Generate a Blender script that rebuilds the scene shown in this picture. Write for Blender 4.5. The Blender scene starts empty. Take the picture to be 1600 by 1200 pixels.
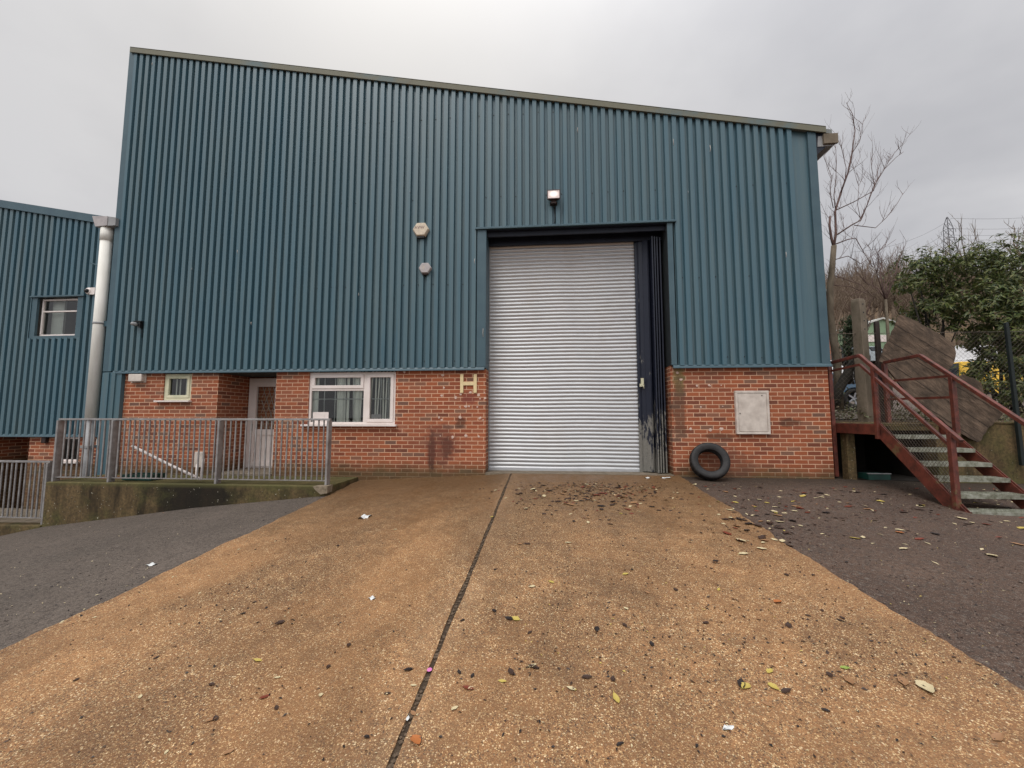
import bpy, bmesh, math, random
from mathutils import Vector, Matrix, Euler
random.seed(7)
R = math.radians
S = bpy.context.scene
COL = S.collection
# ---------------------------------------------------------------- camera model (fitted: focal 625 px on a 1600 px wide frame)
F = 625.; YAW = R(4.75); PIT = R(4.70); CD = 7.47; CH = 1.05
_cy, _sy, _cp, _sp = math.cos(YAW), math.sin(YAW), math.cos(PIT), math.sin(PIT)
FW = Vector((-_sy*_cp, _cy*_cp, _sp)); RT = Vector((_cy, _sy, 0)); UP = Vector((_sy*_sp, -_cy*_sp, _cp))
CAM = Vector((0, -CD, CH))
def ray(x, y): return FW + RT*((x-800)/F) + UP*((600-y)/F)
def atY(x, y, Y=0.):
    r = ray(x, y); return CAM + r*((Y-CAM.y)/r.y)
def atD(x, y, d): return CAM + ray(x, y)*d
# ground: height of the yard surface
PROF = [(-60,-7.), (-14,-1.75), (-9.5,-.95), (-8.7,-.78), (-7.34,-.6), (-5.9,-.405), (-3.56,-.165), (-1.1,-.035), (-.63,0), (2.4,-.01), (5,-.02), (7,-.1), (60,-.1)]
def P(x):
    for (a, za), (b, zb) in zip(PROF, PROF[1:]):
        if x <= b: return za + (zb-za)*(max(x, a)-a)/(b-a)
    return PROF[-1][1]
def H(x, y): return P(x) + .063*max(min(y, 0.), -14)
def onG(x, y):
    r = ray(x, y); lo, hi = .5, 60.
    for _ in range(50):
        m = (lo+hi)/2; p = CAM + r*m
        if p.z > H(p.x, p.y): lo = m
        else: hi = m
    return CAM + r*lo
HP = [(.4,.93), (3,1.0), (5.8,1.1), (16.9,2.7), (26.5,5.1), (45,9.5), (60,15), (100,29), (150,46), (200,66), (300,80), (700,90)]
def HT(y):
    for (a, za), (b, zb) in zip(HP, HP[1:]):
        if y <= b: return za + (zb-za)*(max(y, a)-a)/(b-a)
    return HP[-1][1]
# ---------------------------------------------------------------- node DSL
class NT:
    def __init__(s, name):
        s.m = bpy.data.materials.new(name); s.m.use_nodes = True
        s.t = s.m.node_tree; s.t.nodes.clear()
        s.out = s.n('ShaderNodeOutputMaterial')
        s.tc = s.n('ShaderNodeTexCoord'); s.geo = s.n('ShaderNodeNewGeometry')
        s.pos = s.geo.outputs['Position']; s.obj = s.tc.outputs['Object']
    def n(s, t): return s.t.nodes.new(t)
    def put(s, sock, v):
        if v is None: return
        if isinstance(v, bpy.types.NodeSocket): s.t.links.new(v, sock)
        else:
            if isinstance(v, tuple) and len(v) == 3 and sock.type == 'RGBA': v = v + (1,)
            sock.default_value = v
    def math(s, op, a, b=None, c=None, clamp=False):
        n = s.n('ShaderNodeMath'); n.operation = op; n.use_clamp = clamp
        s.put(n.inputs[0], a); s.put(n.inputs[1], b); s.put(n.inputs[2], c); return n.outputs[0]
    def vm(s, op, a, b=None, sc=None):
        n = s.n('ShaderNodeVectorMath'); n.operation = op
        s.put(n.inputs[0], a); s.put(n.inputs[1], b)
        if sc is not None: s.put(n.inputs['Scale'], sc)
        return n.outputs['Value'] if op in ('LENGTH', 'DISTANCE', 'DOT_PRODUCT') else n.outputs[0]
    def xyz(s, v):
        n = s.n('ShaderNodeSeparateXYZ'); s.put(n.inputs[0], v); return n.outputs
    def comb(s, x, y, z):
        n = s.n('ShaderNodeCombineXYZ'); s.put(n.inputs[0], x); s.put(n.inputs[1], y); s.put(n.inputs[2], z); return n.outputs[0]
    def noise(s, v, sc, det=3., rough=.55, col=False, dist=0.):
        n = s.n('ShaderNodeTexNoise'); s.put(n.inputs['Vector'], v); n.inputs['Scale'].default_value = sc
        n.inputs['Detail'].default_value = det; n.inputs['Roughness'].default_value = rough; n.inputs['Distortion'].default_value = dist
        return n.outputs['Color' if col else 'Fac']
    def vor(s, v, sc, out='Color', feat='F1'):
        n = s.n('ShaderNodeTexVoronoi'); n.feature = feat; s.put(n.inputs['Vector'], v); n.inputs['Scale'].default_value = sc
        return n.outputs[out]
    def ramp(s, f, stops, mode='LINEAR'):
        n = s.n('ShaderNodeValToRGB'); r = n.color_ramp; r.interpolation = mode
        while len(r.elements) < len(stops): r.elements.new(.5)
        for e, (p, c) in zip(r.elements, stops):
            e.position = p
            e.color = (c, c, c, 1) if not isinstance(c, tuple) else c + (1,)
        s.put(n.inputs[0], f); return n.outputs[0]
    def mix(s, f, a, b, mode='MIX'):
        n = s.n('ShaderNodeMix'); n.data_type = 'RGBA'; n.blend_type = mode
        s.put(n.inputs[0], f); s.put(n.inputs[6], a); s.put(n.inputs[7], b); return n.outputs[2]
    def mrange(s, v, a, b, c=0., d=1.):
        n = s.n('ShaderNodeMapRange'); s.put(n.inputs[0], v)
        for i, q in enumerate((a, b, c, d)): n.inputs[i+1].default_value = q
        return n.outputs[0]
    def wn(s, v):
        n = s.n('ShaderNodeTexWhiteNoise'); n.noise_dimensions = '3D'; s.put(n.inputs['Vector'], v); return n.outputs
    def bump(s, h, strength=.3, dist=.01):
        n = s.n('ShaderNodeBump'); s.put(n.inputs['Height'], h); n.inputs['Strength'].default_value = strength
        n.inputs['Distance'].default_value = dist; return n.outputs[0]
    def bsdf(s, col, rough=.6, metal=0., nrm=None, spec=.5, **kw):
        n = s.n('ShaderNodeBsdfPrincipled'); s.put(n.inputs['Base Color'], col); s.put(n.inputs['Roughness'], rough)
        s.put(n.inputs['Metallic'], metal); s.put(n.inputs['Normal'], nrm); s.put(n.inputs['Specular IOR Level'], spec)
        for k, v in kw.items(): s.put(n.inputs[k.replace('_', ' ')], v)
        s.t.links.new(n.outputs[0], s.out.inputs[0]); return n
    def scale(s, v, x, y, z): return s.vm('MULTIPLY', v, (x, y, z))
def simple(name, a, b=None, rough=.6, metal=0., sc=6., bump=0., spec=.4, det=4, vec=(1, 1, 1)):
    t = NT(name); v = t.scale(t.pos, *vec)
    if b is None: b = tuple(c*.7 for c in a)
    f = t.ramp(t.noise(v, sc, det, .6), [(.3, 0.), (.7, 1.)])
    c = t.mix(f, b, a)
    nr = t.bump(t.noise(v, sc*5, 3, .6), bump, .01) if bump else None
    t.bsdf(c, rough, metal, nr, spec); return t.m
# ---------------------------------------------------------------- materials
M = {}
def mk_clad():
    t = NT('painted_cladding'); p = t.pos
    big = t.noise(p, .35, 4, .6); st = t.noise(t.scale(p, 6.8, 1, .22), 1., 4, .65)
    strip = t.wn(t.vm('FLOOR', t.scale(p, 1/.98, 0, 0)))[0]
    c = t.mix(t.ramp(big, [(.3, 0.), (.7, 1.)]), (.040, .100, .134), (.060, .128, .156))
    c = t.mix(t.ramp(st, [(.35, 0.), (.7, 1.)]), c, (.088, .138, .152))
    c = t.mix(t.math('MULTIPLY', t.mrange(strip, 0, 1), .35), c, (.052, .132, .180))
    # lichen-tinted upper left and faded dirt runs
    g = t.math('MULTIPLY', t.ramp(t.noise(t.scale(p, 5, 1, .3), 1.3, 4, .7), [(.52, 0.), (.72, 1.)]), .28)
    c = t.mix(g, c, (.13, .15, .125))
    sp = t.ramp(t.noise(t.scale(p, 1, 1, .5), 26, 2, .5), [(.80, 0.), (.83, 1.)])
    c = t.mix(sp, c, (.30, .40, .42))
    dk = t.ramp(t.noise(t.scale(p, 8, 1, .5), 2.3, 5, .7), [(.62, 0.), (.80, 1.)])
    c = t.mix(t.math('MULTIPLY', dk, .5), c, (.05, .075, .08))
    h = t.noise(p, 60, 2, .6)
    t.bsdf(c, t.mrange(big, .2, .8, .34, .50), 0, t.bump(h, .05, .004), .5); return t.m
M['clad'] = mk_clad()
M['flash'] = simple('painted_flashing', (.062, .112, .134), (.045, .088, .112), .45, 0, 2.5, .05, .4)
def mk_verge():
    t = NT('weathered_verge_flashing'); p = t.pos
    f = t.noise(t.scale(p, .45, 1, 1), 1.2, 5, .65)
    c = t.mix(t.ramp(f, [(.38, 0.), (.52, 1.)]), (.12, .165, .17), (.165, .16, .115))
    c = t.mix(t.ramp(t.noise(p, 5, 4, .7), [(.5, 0.), (.75, .7)]), c, (.15, .13, .085))
    t.bsdf(c, .65, 0, None, .3); return t.m
M['verge'] = mk_verge()
def mk_brick(name='red_brick', stains=True):
    t = NT(name); x, y, z = t.xyz(t.pos)
    w = t.noise(t.pos, 9, 2, .5, True); w = t.xyz(w)
    u = t.math('ADD', t.math('ADD', x, y), t.math('MULTIPLY', t.math('SUBTRACT', w[0], .5), .006))
    v = t.math('ADD', z, t.math('MULTIPLY', t.math('SUBTRACT', w[1], .5), .006))
    r = t.math('DIVIDE', v, .0748); row = t.math('FLOOR', r); fr = t.math('FRACT', r)
    uu = t.math('ADD', t.math('DIVIDE', u, .225), t.math('MULTIPLY', t.math('MODULO', t.math('ADD', row, 100.), 2.), .5))
    colm = t.math('FLOOR', uu); fu = t.math('FRACT', uu)
    du = t.math('MULTIPLY', t.math('MINIMUM', fu, t.math('SUBTRACT', 1., fu)), .225)
    dv = t.math('MULTIPLY', t.math('MINIMUM', fr, t.math('SUBTRACT', 1., fr)), .0748)
    d = t.math('MINIMUM', du, dv)
    d = t.math('ADD', d, t.math('MULTIPLY', t.math('SUBTRACT', t.noise(t.pos, 45, 2, .6), .5), .004))
    mort = t.mrange(d, .0050, .0074, 1., 0.)
    rnd = t.wn(t.comb(colm, row, 0.))
    bc = t.ramp(rnd[0], [(0., (.16, .058, .035)), (.10, (.26, .072, .036)), (.35, (.36, .100, .042)), (.6, (.43, .125, .050)), (.84, (.36, .12, .060)), (.93, (.24, .13, .085)), (1., (.16, .095, .07))])
    bc = t.mix(t.math('MULTIPLY', t.noise(t.pos, 38, 4, .65), .5), bc, (.17, .055, .033))
    mc = t.mix(t.noise(t.pos, 7, 3, .6), (.60, .33, .20), (.74, .50, .34))
    c = t.mix(mort, bc, mc)
    big = t.ramp(t.noise(t.pos, 1.1, 4, .6), [(.35, 0.), (.75, 1.)])
    c = t.mix(t.math('MULTIPLY', big, .30), c, (.15, .075, .05))
    ef = t.ramp(t.noise(t.pos, 4.5, 6, .75), [(.60, 0.), (.72, .30)]); c = t.mix(ef, c, (.55, .34, .24))
    if stains:
        # damp and moss at the foot of the wall
        foot = t.math('MULTIPLY', t.mrange(t.math('ADD', z, t.math('MULTIPLY', t.noise(t.scale(t.pos, 2, 2, 1), 2., 4, .6), .30)), .14, .38, 1., 0.), .78)
        c = t.mix(foot, c, t.mix(t.noise(t.pos, 3, 3, .6), (.05, .035, .022), (.085, .08, .028)))
        def spot(cx, cz, rx, rz, col, k, n=9):
            e = t.comb(t.math('DIVIDE', t.math('SUBTRACT', x, cx), rx), 0., t.math('DIVIDE', t.math('SUBTRACT', z, cz), rz))
            q = t.math('ADD', t.vm('LENGTH', e), t.math('MULTIPLY', t.math('SUBTRACT', t.noise(t.pos, n, 4, .7), .5), 1.5))
            return t.mix(t.math('MULTIPLY', t.mrange(q, .65, 1.05, 1., 0.), k), c, col)
        for cx, cz, rx, rz, col, k in [(-2.15, .42, .09, .40, (.03, .018, .014), .75), (-1.86, .48, .13, .22, (.04, .022, .016), .7), (-2.0, .55, .35, .45, (.14, .05, .035), .55), (-1.6, .95, .13, .12, (.03, .02, .015), .6),
                                       (2.43, 1.72, .12, .30, (.22, .19, .07), .7), (2.42, 1.25, .14, .7, (.10, .055, .035), .7), (-1.45, 1.40, .17, .12, (.20, .05, .04), .6),
                                       (3.1, .70, .30, .06, (.05, .03, .02), .6), (4.3, .95, .2, .09, (.04, .03, .02), .6), (3.25, .2, .5, .3, (.13, .06, .04), .5)]:
            c = spot(cx, cz, rx, rz, col, k)
    hgt = t.math('ADD', t.math('MULTIPLY', t.math('SUBTRACT', 1., mort), 1.), t.math('MULTIPLY', t.noise(t.pos, 90, 3, .6), .3))
    t.bsdf(c, .82, 0, t.bump(hgt, .55, .006), .25); return t.m
M['brick'] = mk_brick()
def mk_conc():
    t = NT('exposed_aggregate_concrete'); p = t.pos; x, y, z = t.xyz(p)
    wp = t.vm('ADD', p, t.vm('SCALE', t.vm('SUBTRACT', t.noise(p, 40, 2, .5, True), (.5, .5, .5)), None, .008))
    big = t.noise(p, .8, 5, .62); mid = t.noise(p, 4.5, 4, .65); fin = t.noise(p, 60, 3, .7)
    c = t.mix(t.ramp(big, [(.32, 0.), (.66, 1.)]), (.145, .068, .027), (.415, .208, .087))
    c = t.mix(t.ramp(mid, [(.35, 0.), (.7, .55)]), c, (.235, .115, .047))
    c = t.mix(t.ramp(fin, [(.3, .6), (.6, 0.)]), c, (.10, .055, .03))
    # pebbles of three sizes
    v1 = t.xyz(t.vor(wp, 95)); d1 = t.vor(wp, 95, 'Distance')
    pale = t.math('MULTIPLY', t.mrange(v1[0], .75, .82), t.mrange(d1, .32, .52, 1., 0.))
    c = t.mix(t.math('MULTIPLY', pale, .95), c, t.ramp(v1[1], [(0., (.75, .55, .28)), (.5, (.88, .72, .46)), (1., (.62, .34, .15))]))
    dark = t.math('MULTIPLY', t.mrange(v1[2], .72, .80), t.mrange(d1, .35, .55, .9, 0.))
    c = t.mix(dark, c, (.06, .035, .025))
    v2 = t.xyz(t.vor(wp, 210)); d2 = t.vor(wp, 210, 'Distance')
    c = t.mix(t.math('MULTIPLY', t.mrange(v2[0], .70, .78), t.mrange(d2, .35, .6, .9, 0.)), c, (.78, .56, .28))
    c = t.mix(t.math('MULTIPLY', t.mrange(v2[1], .70, .78), t.mrange(d2, .35, .6, .7, 0.)), c, (.075, .045, .03))
    v3 = t.xyz(t.vor(wp, 48)); d3 = t.vor(wp, 48, 'Distance')
    c = t.mix(t.math('MULTIPLY', t.mrange(v3[0], .90, .93), t.mrange(d3, .2, .36, .85, 0.)), c, (.50, .30, .14))
    # damp algae: browner towards the building on the older left slab, blotches elsewhere
    damp = t.ramp(t.noise(t.scale(p, 1, .6, 1), 1.7, 6, .74), [(.45, 0.), (.62, 1.)])
    c = t.mix(t.math('MULTIPLY', damp, .38), c, (.110, .058, .026))
    mot = t.ramp(t.noise(t.scale(p, 1, .8, 1), 9., 5, .75), [(.46, 0.), (.60, 1.)]); c = t.mix(t.math('MULTIPLY', mot, .40), c, (.115, .062, .030))
    dots = t.ramp(t.noise(p, 30, 3, .6), [(.68, 0.), (.72, 1.)]); c = t.mix(t.math('MULTIPLY', dots, .6), c, (.05, .03, .02))
    wm = t.ramp(t.noise(t.scale(p, 1, .7, 1), .9, 4, .6), [(.45, 0.), (.65, 1.)]); c = t.mix(t.math('MULTIPLY', wm, .25), c, (.50, .25, .10))
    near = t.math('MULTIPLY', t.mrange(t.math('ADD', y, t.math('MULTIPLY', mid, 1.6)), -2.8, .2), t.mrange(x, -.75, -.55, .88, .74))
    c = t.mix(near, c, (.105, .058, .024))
    edge = t.mrange(t.math('ABSOLUTE', t.math('ADD', x, .63)), .03, .30, 1., 0.)
    pe = t.math('MULTIPLY', edge, t.mrange(t.noise(t.scale(p, 3, .6, 1), 2.2, 4, .6), .35, .65))
    c = t.mix(t.math('MULTIPLY', pe, .22), c, (.46, .30, .17))
    rg = t.math('ADD', t.math('SUBTRACT', t.mrange(damp, 0, 1, .64, .40), t.math('MULTIPLY', near, .12)), t.math('MULTIPLY', fin, .15))
    h = t.math('ADD', t.math('MULTIPLY', d1, -.8), t.math('ADD', t.math('MULTIPLY', fin, .8), t.math('MULTIPLY', d2, -.3)))
    t.bsdf(c, rg, 0, t.bump(h, .65, .006), .35); return t.m
M['conc'] = mk_conc()
def mk_asph():
    t = NT('worn_asphalt'); p = t.pos; x, y, z = t.xyz(p)
    big = t.noise(p, .7, 5, .6); mid = t.noise(p, 6, 4, .7); fin = t.noise(p, 110, 3, .75)
    warm = t.mrange(x, -3., 2.)
    a = t.mix(warm, (.092, .076, .062), (.074, .045, .032)); b = t.mix(warm, (.150, .120, .098), (.128, .082, .059))
    c = t.mix(t.ramp(big, [(.3, 0.), (.7, 1.)]), a, b)
    c = t.mix(t.ramp(mid, [(.5, 0.), (.75, .6)]), c, (.06, .048, .042))
    c = t.mix(t.ramp(t.noise(p, 34, 4, .75), [(.38, .75), (.52, 0.)]), c, (.045, .036, .03)); c = t.mix(t.ramp(t.noise(p, 26, 4, .75), [(.55, 0.), (.68, .6)]), c, (.20, .175, .15))
    v = t.xyz(t.vor(p, 150)); d = t.vor(p, 150, 'Distance')
    c = t.mix(t.math('MULTIPLY', t.mrange(v[0], .80, .86), t.mrange(d, .35, .55, .75, 0.)), c, (.27, .22, .18))
    c = t.mix(t.ramp(fin, [(.3, .7), (.5, 0.)]), c, (.03, .026, .024))
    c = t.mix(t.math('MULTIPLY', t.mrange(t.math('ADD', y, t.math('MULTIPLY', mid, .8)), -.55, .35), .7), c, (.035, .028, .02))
    t.bsdf(c, t.mrange(big, .3, .7, .7, .9), 0, t.bump(t.math('ADD', fin, t.math('MULTIPLY', d, -.5)), .8, .006), .18); return t.m
M['asph'] = mk_asph()
def mk_moss():
    t = NT('mossy_concrete'); p = t.pos; x, y, z = t.xyz(p)
    st = t.noise(t.scale(p, 3.2, 3.2, .6), 1.3, 5, .65); fin = t.noise(p, 26, 4, .7)
    c = t.mix(t.ramp(st, [(.35, 0.), (.6, 1.)]), (.038, .027, .014), (.165, .112, .054))
    c = t.mix(t.ramp(t.noise(p, 2.5, 4, .6), [(.45, 0.), (.7, .8)]), c, (.085, .085, .028))
    c = t.mix(t.ramp(fin, [(.35, .6), (.6, 0.)]), c, (.028, .022, .014))
    blk = t.math('MULTIPLY', t.mrange(t.math('ADD', t.math('ABSOLUTE', t.math('ADD', x, 5.9)), t.math('MULTIPLY', t.noise(p, 3, 4, .7), 1.6)), 1.2, 1.75, 1., 0.), t.mrange(y, -.5, -.7, 0., 1.))
    c = t.mix(t.math('MULTIPLY', blk, .9), c, (.012, .010, .008))
    c = t.mix(t.ramp(t.noise(p, 32, 1, .5), [(.75, 0.), (.78, 1.)]), c, (.40, .37, .29))
    c = t.mix(t.math('MULTIPLY', t.mrange(z, -.16, -.10), t.mrange(z, -.05, -.07, 0., .6)), c, (.10, .095, .035))
    t.bsdf(c, .85, 0, t.bump(fin, .5, .01), .2); return t.m
M['moss'] = mk_moss()
def mk_shut():
    t = NT('galvanised_shutter_steel'); p = t.pos
    st = t.noise(t.scale(p, 3, 1, 14), 1.4, 4, .6); dirt = t.noise(t.scale(p, .8, 1, .35), 2., 4, .6)
    c = t.mix(st, (.42, .43, .44), (.58, .585, .59))
    c = t.mix(t.ramp(dirt, [(.5, 0.), (.8, .45)]), c, (.42, .40, .38))
    t.bsdf(c, t.mrange(st, .3, .7, .36, .5), .5, None, .5); return t.m
M['shut'] = mk_shut()
def mk_navy():
    t = NT('peeling_navy_paint'); p = t.pos; x, y, z = t.xyz(p)
    n = t.noise(t.scale(p, 6, 6, 1.4), 1.8, 6, .72)
    k = t.math('ADD', n, t.mrange(z, .1, 2.2, .17, -.10))
    f = t.ramp(k, [(.575, 0.), (.60, 1.)])
    c = t.mix(t.noise(p, 8, 3, .6), (.006, .009, .020), (.014, .018, .034))
    c = t.mix(f, c, t.mix(t.noise(p, 30, 3, .7), (.09, .085, .075), (.26, .25, .22)))
    t.bsdf(c, .42, 0, t.bump(k, .3, .004), .4); return t.m
M['navy'] = mk_navy()
M['navyd'] = simple('dark_reveal_paint', (.010, .014, .028), (.005, .007, .014), .5, 0, 4)
M['upvc'] = simple('white_upvc', (.80, .72, .68), (.70, .62, .57), .35, 0, 3, 0, .5)
M['cream'] = simple('aged_cream_paint', (.66, .62, .44), (.50, .50, .34), .6, 0, 9, .1)
M['hcream'] = simple('cream_letter_paint', (.80, .66, .38), (.66, .52, .28), .55, 0, 20, .1)
M['galv'] = simple('galvanised_rail_steel', (.37, .36, .35), (.20, .18, .17), .5, .35, 7, .15, .5, 5)
M['wpipe'] = simple('weathered_white_pipe', (.88, .86, .80), (.72, .70, .63), .7, 0, 3, .1, .4, 5, (3, 3, .6))
M['gpipe'] = simple('grey_pipe', (.33, .33, .33), (.22, .22, .22), .5, 0, 4)
def mk_red():
    t = NT('rusty_red_paint'); p = t.pos
    n = t.noise(p, 9, 6, .7)
    c = t.mix(t.ramp(n, [(.35, 0.), (.6, 1.)]), (.060, .020, .014), (.165, .042, .027))
    c = t.mix(t.ramp(t.noise(p, 5, 5, .7), [(.60, 0.), (.68, 1.)]), c, (.13, .10, .045))
    t.bsdf(c, .48, .0, t.bump(n, .3, .005), .5); return t.m
M['red'] = mk_red()
M['tread'] = simple('mossy_chequer_steel', (.46, .47, .40), (.14, .14, .09), .34, .45, 14, .5, .5, 5)
M['wire'] = simple('fence_wire', (.16, .14, .12), (.10, .07, .05), .5, .6, 9)
M['dsteel'] = simple('dark_rusty_steel', (.055, .035, .028), (.03, .024, .02), .7, .2, 9, .3)
M['gsteel'] = simple('dark_green_steel', (.018, .026, .024), (.01, .014, .014), .6, .2, 9)
M['cpost'] = simple('weathered_post_concrete', (.23, .185, .14), (.12, .10, .07), .85, 0, 7, .5, .2, 5, (1, 1, .5))
M['rubber'] = simple('dirty_rubber', (.022, .020, .019), (.010, .009, .009), .6, 0, 12, .3, .4)
M['meter'] = simple('weathered_meter_cover', (.68, .61, .54), (.44, .38, .33), .7, 0, 6, .15, .2, 6)
M['board'] = None
def mk_board():
    t = NT('rotting_board'); p = t.obj
    x_, y_, z_ = t.xyz(p); g = t.noise(t.comb(t.math('MULTIPLY', t.math('SUBTRACT', x_, z_), 1.2), 0., t.math('MULTIPLY', t.math('ADD', x_, z_), 6.)), 1.8, 6, .72); st = t.noise(p, 2.5, 5, .7)
    c = t.mix(t.ramp(g, [(.3, 0.), (.7, 1.)]), (.034, .024, .017), (.185, .130, .092))
    c = t.mix(t.ramp(st, [(.45, 0.), (.62, .8)]), c, (.048, .036, .027))
    sm = t.math('FRACT', t.math('ADD', t.math('MULTIPLY', t.math('ADD', t.math('ADD', x_, t.math('MULTIPLY', z_, 1.3)), t.math('MULTIPLY', st, .12)), 1.9), 5.)); c = t.mix(t.mrange(sm, .03, .06, .85, 0.), c, (.018, .013, .010))
    t.bsdf(c, .85, 0, t.bump(g, .8, .02), .2); return t.m
M['board'] = mk_board()
M['void_dark'] = simple('painted_void_shade', (.022, .017, .012), (.010, .008, .006), .95, 0, 5)  # near-black colour that paints in the shade of the void under the landing
M['wood'] = simple('far_twig_bark', (.21, .155, .11), (.12, .085, .06), .9, 0, .3)
M['bark'] = simple('grey_bark', (.22, .18, .13), (.09, .07, .05), .9, 0, 9, .5, .2, 5, (1, 1, .35))
M['twig'] = simple('twig_bark', (.16, .10, .085), (.09, .055, .05), .9, 0, 5)
M['dbark'] = simple('dark_bark', (.035, .03, .024), (.018, .016, .012), .9, 0, 9, .5)
def mk_leaf(name, cols, rough=.45, tr=.25, cell=22.):
    t = NT(name); r = t.wn(t.vm('FLOOR', t.scale(t.pos, cell, cell, cell)))
    c = t.ramp(r[0], [(i/(len(cols)-1), q) for i, q in enumerate(cols)])
    b = t.bsdf(c, rough, 0, None, .4); b.inputs['Subsurface Weight'].default_value = 0
    tl = t.n('ShaderNodeBsdfTranslucent'); t.put(tl.inputs[0], c)
    mx = t.n('ShaderNodeMixShader'); mx.inputs[0].default_value = tr
    t.t.links.new(b.outputs[0], mx.inputs[1]); t.t.links.new(tl.outputs[0], mx.inputs[2]); t.t.links.new(mx.outputs[0], t.out.inputs[0])
    return t.m
M['laurel'] = mk_leaf('laurel_leaves', [(.035, .06, .025), (.08, .12, .035), (.17, .19, .05), (.07, .09, .045), (.26, .24, .09)])
M['ivy'] = mk_leaf('ivy_leaves', [(.012, .03, .012), (.03, .06, .02), (.06, .09, .03)])
M['under'] = mk_leaf('undergrowth_leaves', [(.05, .075, .02), (.10, .12, .035), (.15, .11, .05), (.22, .19, .13), (.07, .05, .03)])
def lit(name, c):
    t = NT(name); t.bsdf(t.mix(t.noise(t.obj, 45, 3, .6), tuple(q*.65 for q in c), c), .5, 0, None, .4); return t.m
LM = {k: lit('fallen_leaf_'+k, c) for k, c in dict(brown=(.055, .028, .018), black=(.022, .014, .012), red=(.20, .040, .018), orange=(.50, .17, .05), yellow=(.55, .42, .10),
      cream=(.66, .55, .33), green=(.28, .36, .07), tan=(.36, .19, .09), white=(.75, .76, .74), pink=(.75, .22, .50)).items()}
def mk_glass(name, tint=(.9, .95, .93), k=1.):
    t = NT(name); g = t.n('ShaderNodeBsdfGlossy'); g.inputs['Roughness'].default_value = .03
    tr = t.n('ShaderNodeBsdfTransparent'); tr.inputs[0].default_value = tint + (1,)
    fr = t.n('ShaderNodeFresnel'); fr.inputs[0].default_value = 1.5
    mx = t.n('ShaderNodeMixShader'); t.put(mx.inputs[0], t.math('MULTIPLY', fr.outputs[0], k, clamp=True))
    t.t.links.new(tr.outputs[0], mx.inputs[1]); t.t.links.new(g.outputs[0], mx.inputs[2]); t.t.links.new(mx.outputs[0], t.out.inputs[0]); return t.m
M['glass'] = mk_glass('window_glass', (.85, .9, .88), 1.3)
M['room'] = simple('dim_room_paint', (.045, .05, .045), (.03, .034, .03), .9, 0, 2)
M['lroom'] = simple('pale_room_paint', (.42, .40, .37), (.34, .32, .30), .9, 0, 2)
M['curt'] = simple('net_curtain', (.85, .85, .78), (.72, .72, .66), .9, 0, 5)
M['bars'] = simple('white_bars', (.55, .57, .55), (.45, .46, .44), .5, 0, 8)
M['black'] = simple('black_plastic', (.012, .012, .013), (.02, .02, .02), .4, 0, 8)
M['alarm'] = simple('sun_yellowed_plastic', (.72, .62, .46), (.50, .42, .34), .5, 0, 22, .1, .4, 5)
M['alarm2'] = simple('faded_grey_plastic', (.46, .42, .41), (.34, .31, .31), .5, 0, 12)
M['lamphouse'] = simple('rusty_lamp_housing', (.05, .028, .024), (.025, .016, .014), .55, .2, 14)
def mk_lampg():
    t = NT('lit_lamp_glass'); x, y, z = t.xyz(t.obj)
    d = t.vm('LENGTH', t.comb(t.math('MULTIPLY', x, 9.), 0., t.math('MULTIPLY', t.math('SUBTRACT', z, .02), 11.)))
    b = t.bsdf((.50, .40, .38), .25, .2, None, .5)
    t.put(b.inputs['Emission Color'], (1., .87, .78)); t.put(b.inputs['Emission Strength'], t.mrange(d, 0., .9, 1.3, .18)); return t.m
M['lampg'] = mk_lampg()
M['gtray'] = simple('green_plastic', (.012, .06, .045), (.01, .035, .03), .4, 0, 8)
M['timber'] = simple('old_timber', (.26, .13, .06), (.14, .07, .035), .8, 0, 5, .3, .2, 5, (1, 6, 6))
M['gclad'] = simple('pale_green_cladding', (.26, .37, .23), (.20, .29, .18), .6, 0, .5)
M['roofw'] = simple('pale_roof_sheet', (.62, .62, .58), (.45, .46, .43), .6, 0, 1)
M['roofg'] = simple('grey_roof_sheet', (.22, .23, .22), (.14, .15, .14), .7, 0, 1)
M['hill'] = simple('leaf_covered_hillside', (.16, .105, .065), (.075, .055, .035), .95, 0, .6, .3, .1, 6)
M['park'] = simple('leaf_strewn_tarmac', (.15, .12, .10), (.07, .055, .045), .85, 0, 5, .3, .2, 6)
M['pylon'] = simple('pylon_steel', (.16, .16, .17), (.12, .12, .13), .6, .3, .2)
M['dirt'] = simple('joint_filler_dirt', (.085, .058, .036), (.035, .025, .018), .8, 0, 18, .6, .2, 5)
M['grate'] = simple('steel_alloy', (.5, .5, .52), (.3, .3, .32), .35, .8, 8)
def paint(name, c): 
    t = NT(name); b = t.bsdf(c, .3, .1, None, .5); b.inputs['Coat Weight'].default_value = .6; return t.m
CP = dict(blue=paint('blue_car_paint', (.075, .16, .26)), white=paint('white_car_paint', (.75, .75, .75)), dark=paint('black_car_paint', (.015, .016, .018)),
          silver=paint('silver_car_paint', (.33, .38, .40)), yellow=paint('yellow_van_paint', (.85, .52, .03)))
M['cglass'] = simple('dark_car_glass', (.03, .035, .04), (.02, .025, .03), .08, 0, 3, 0, .6)
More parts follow.
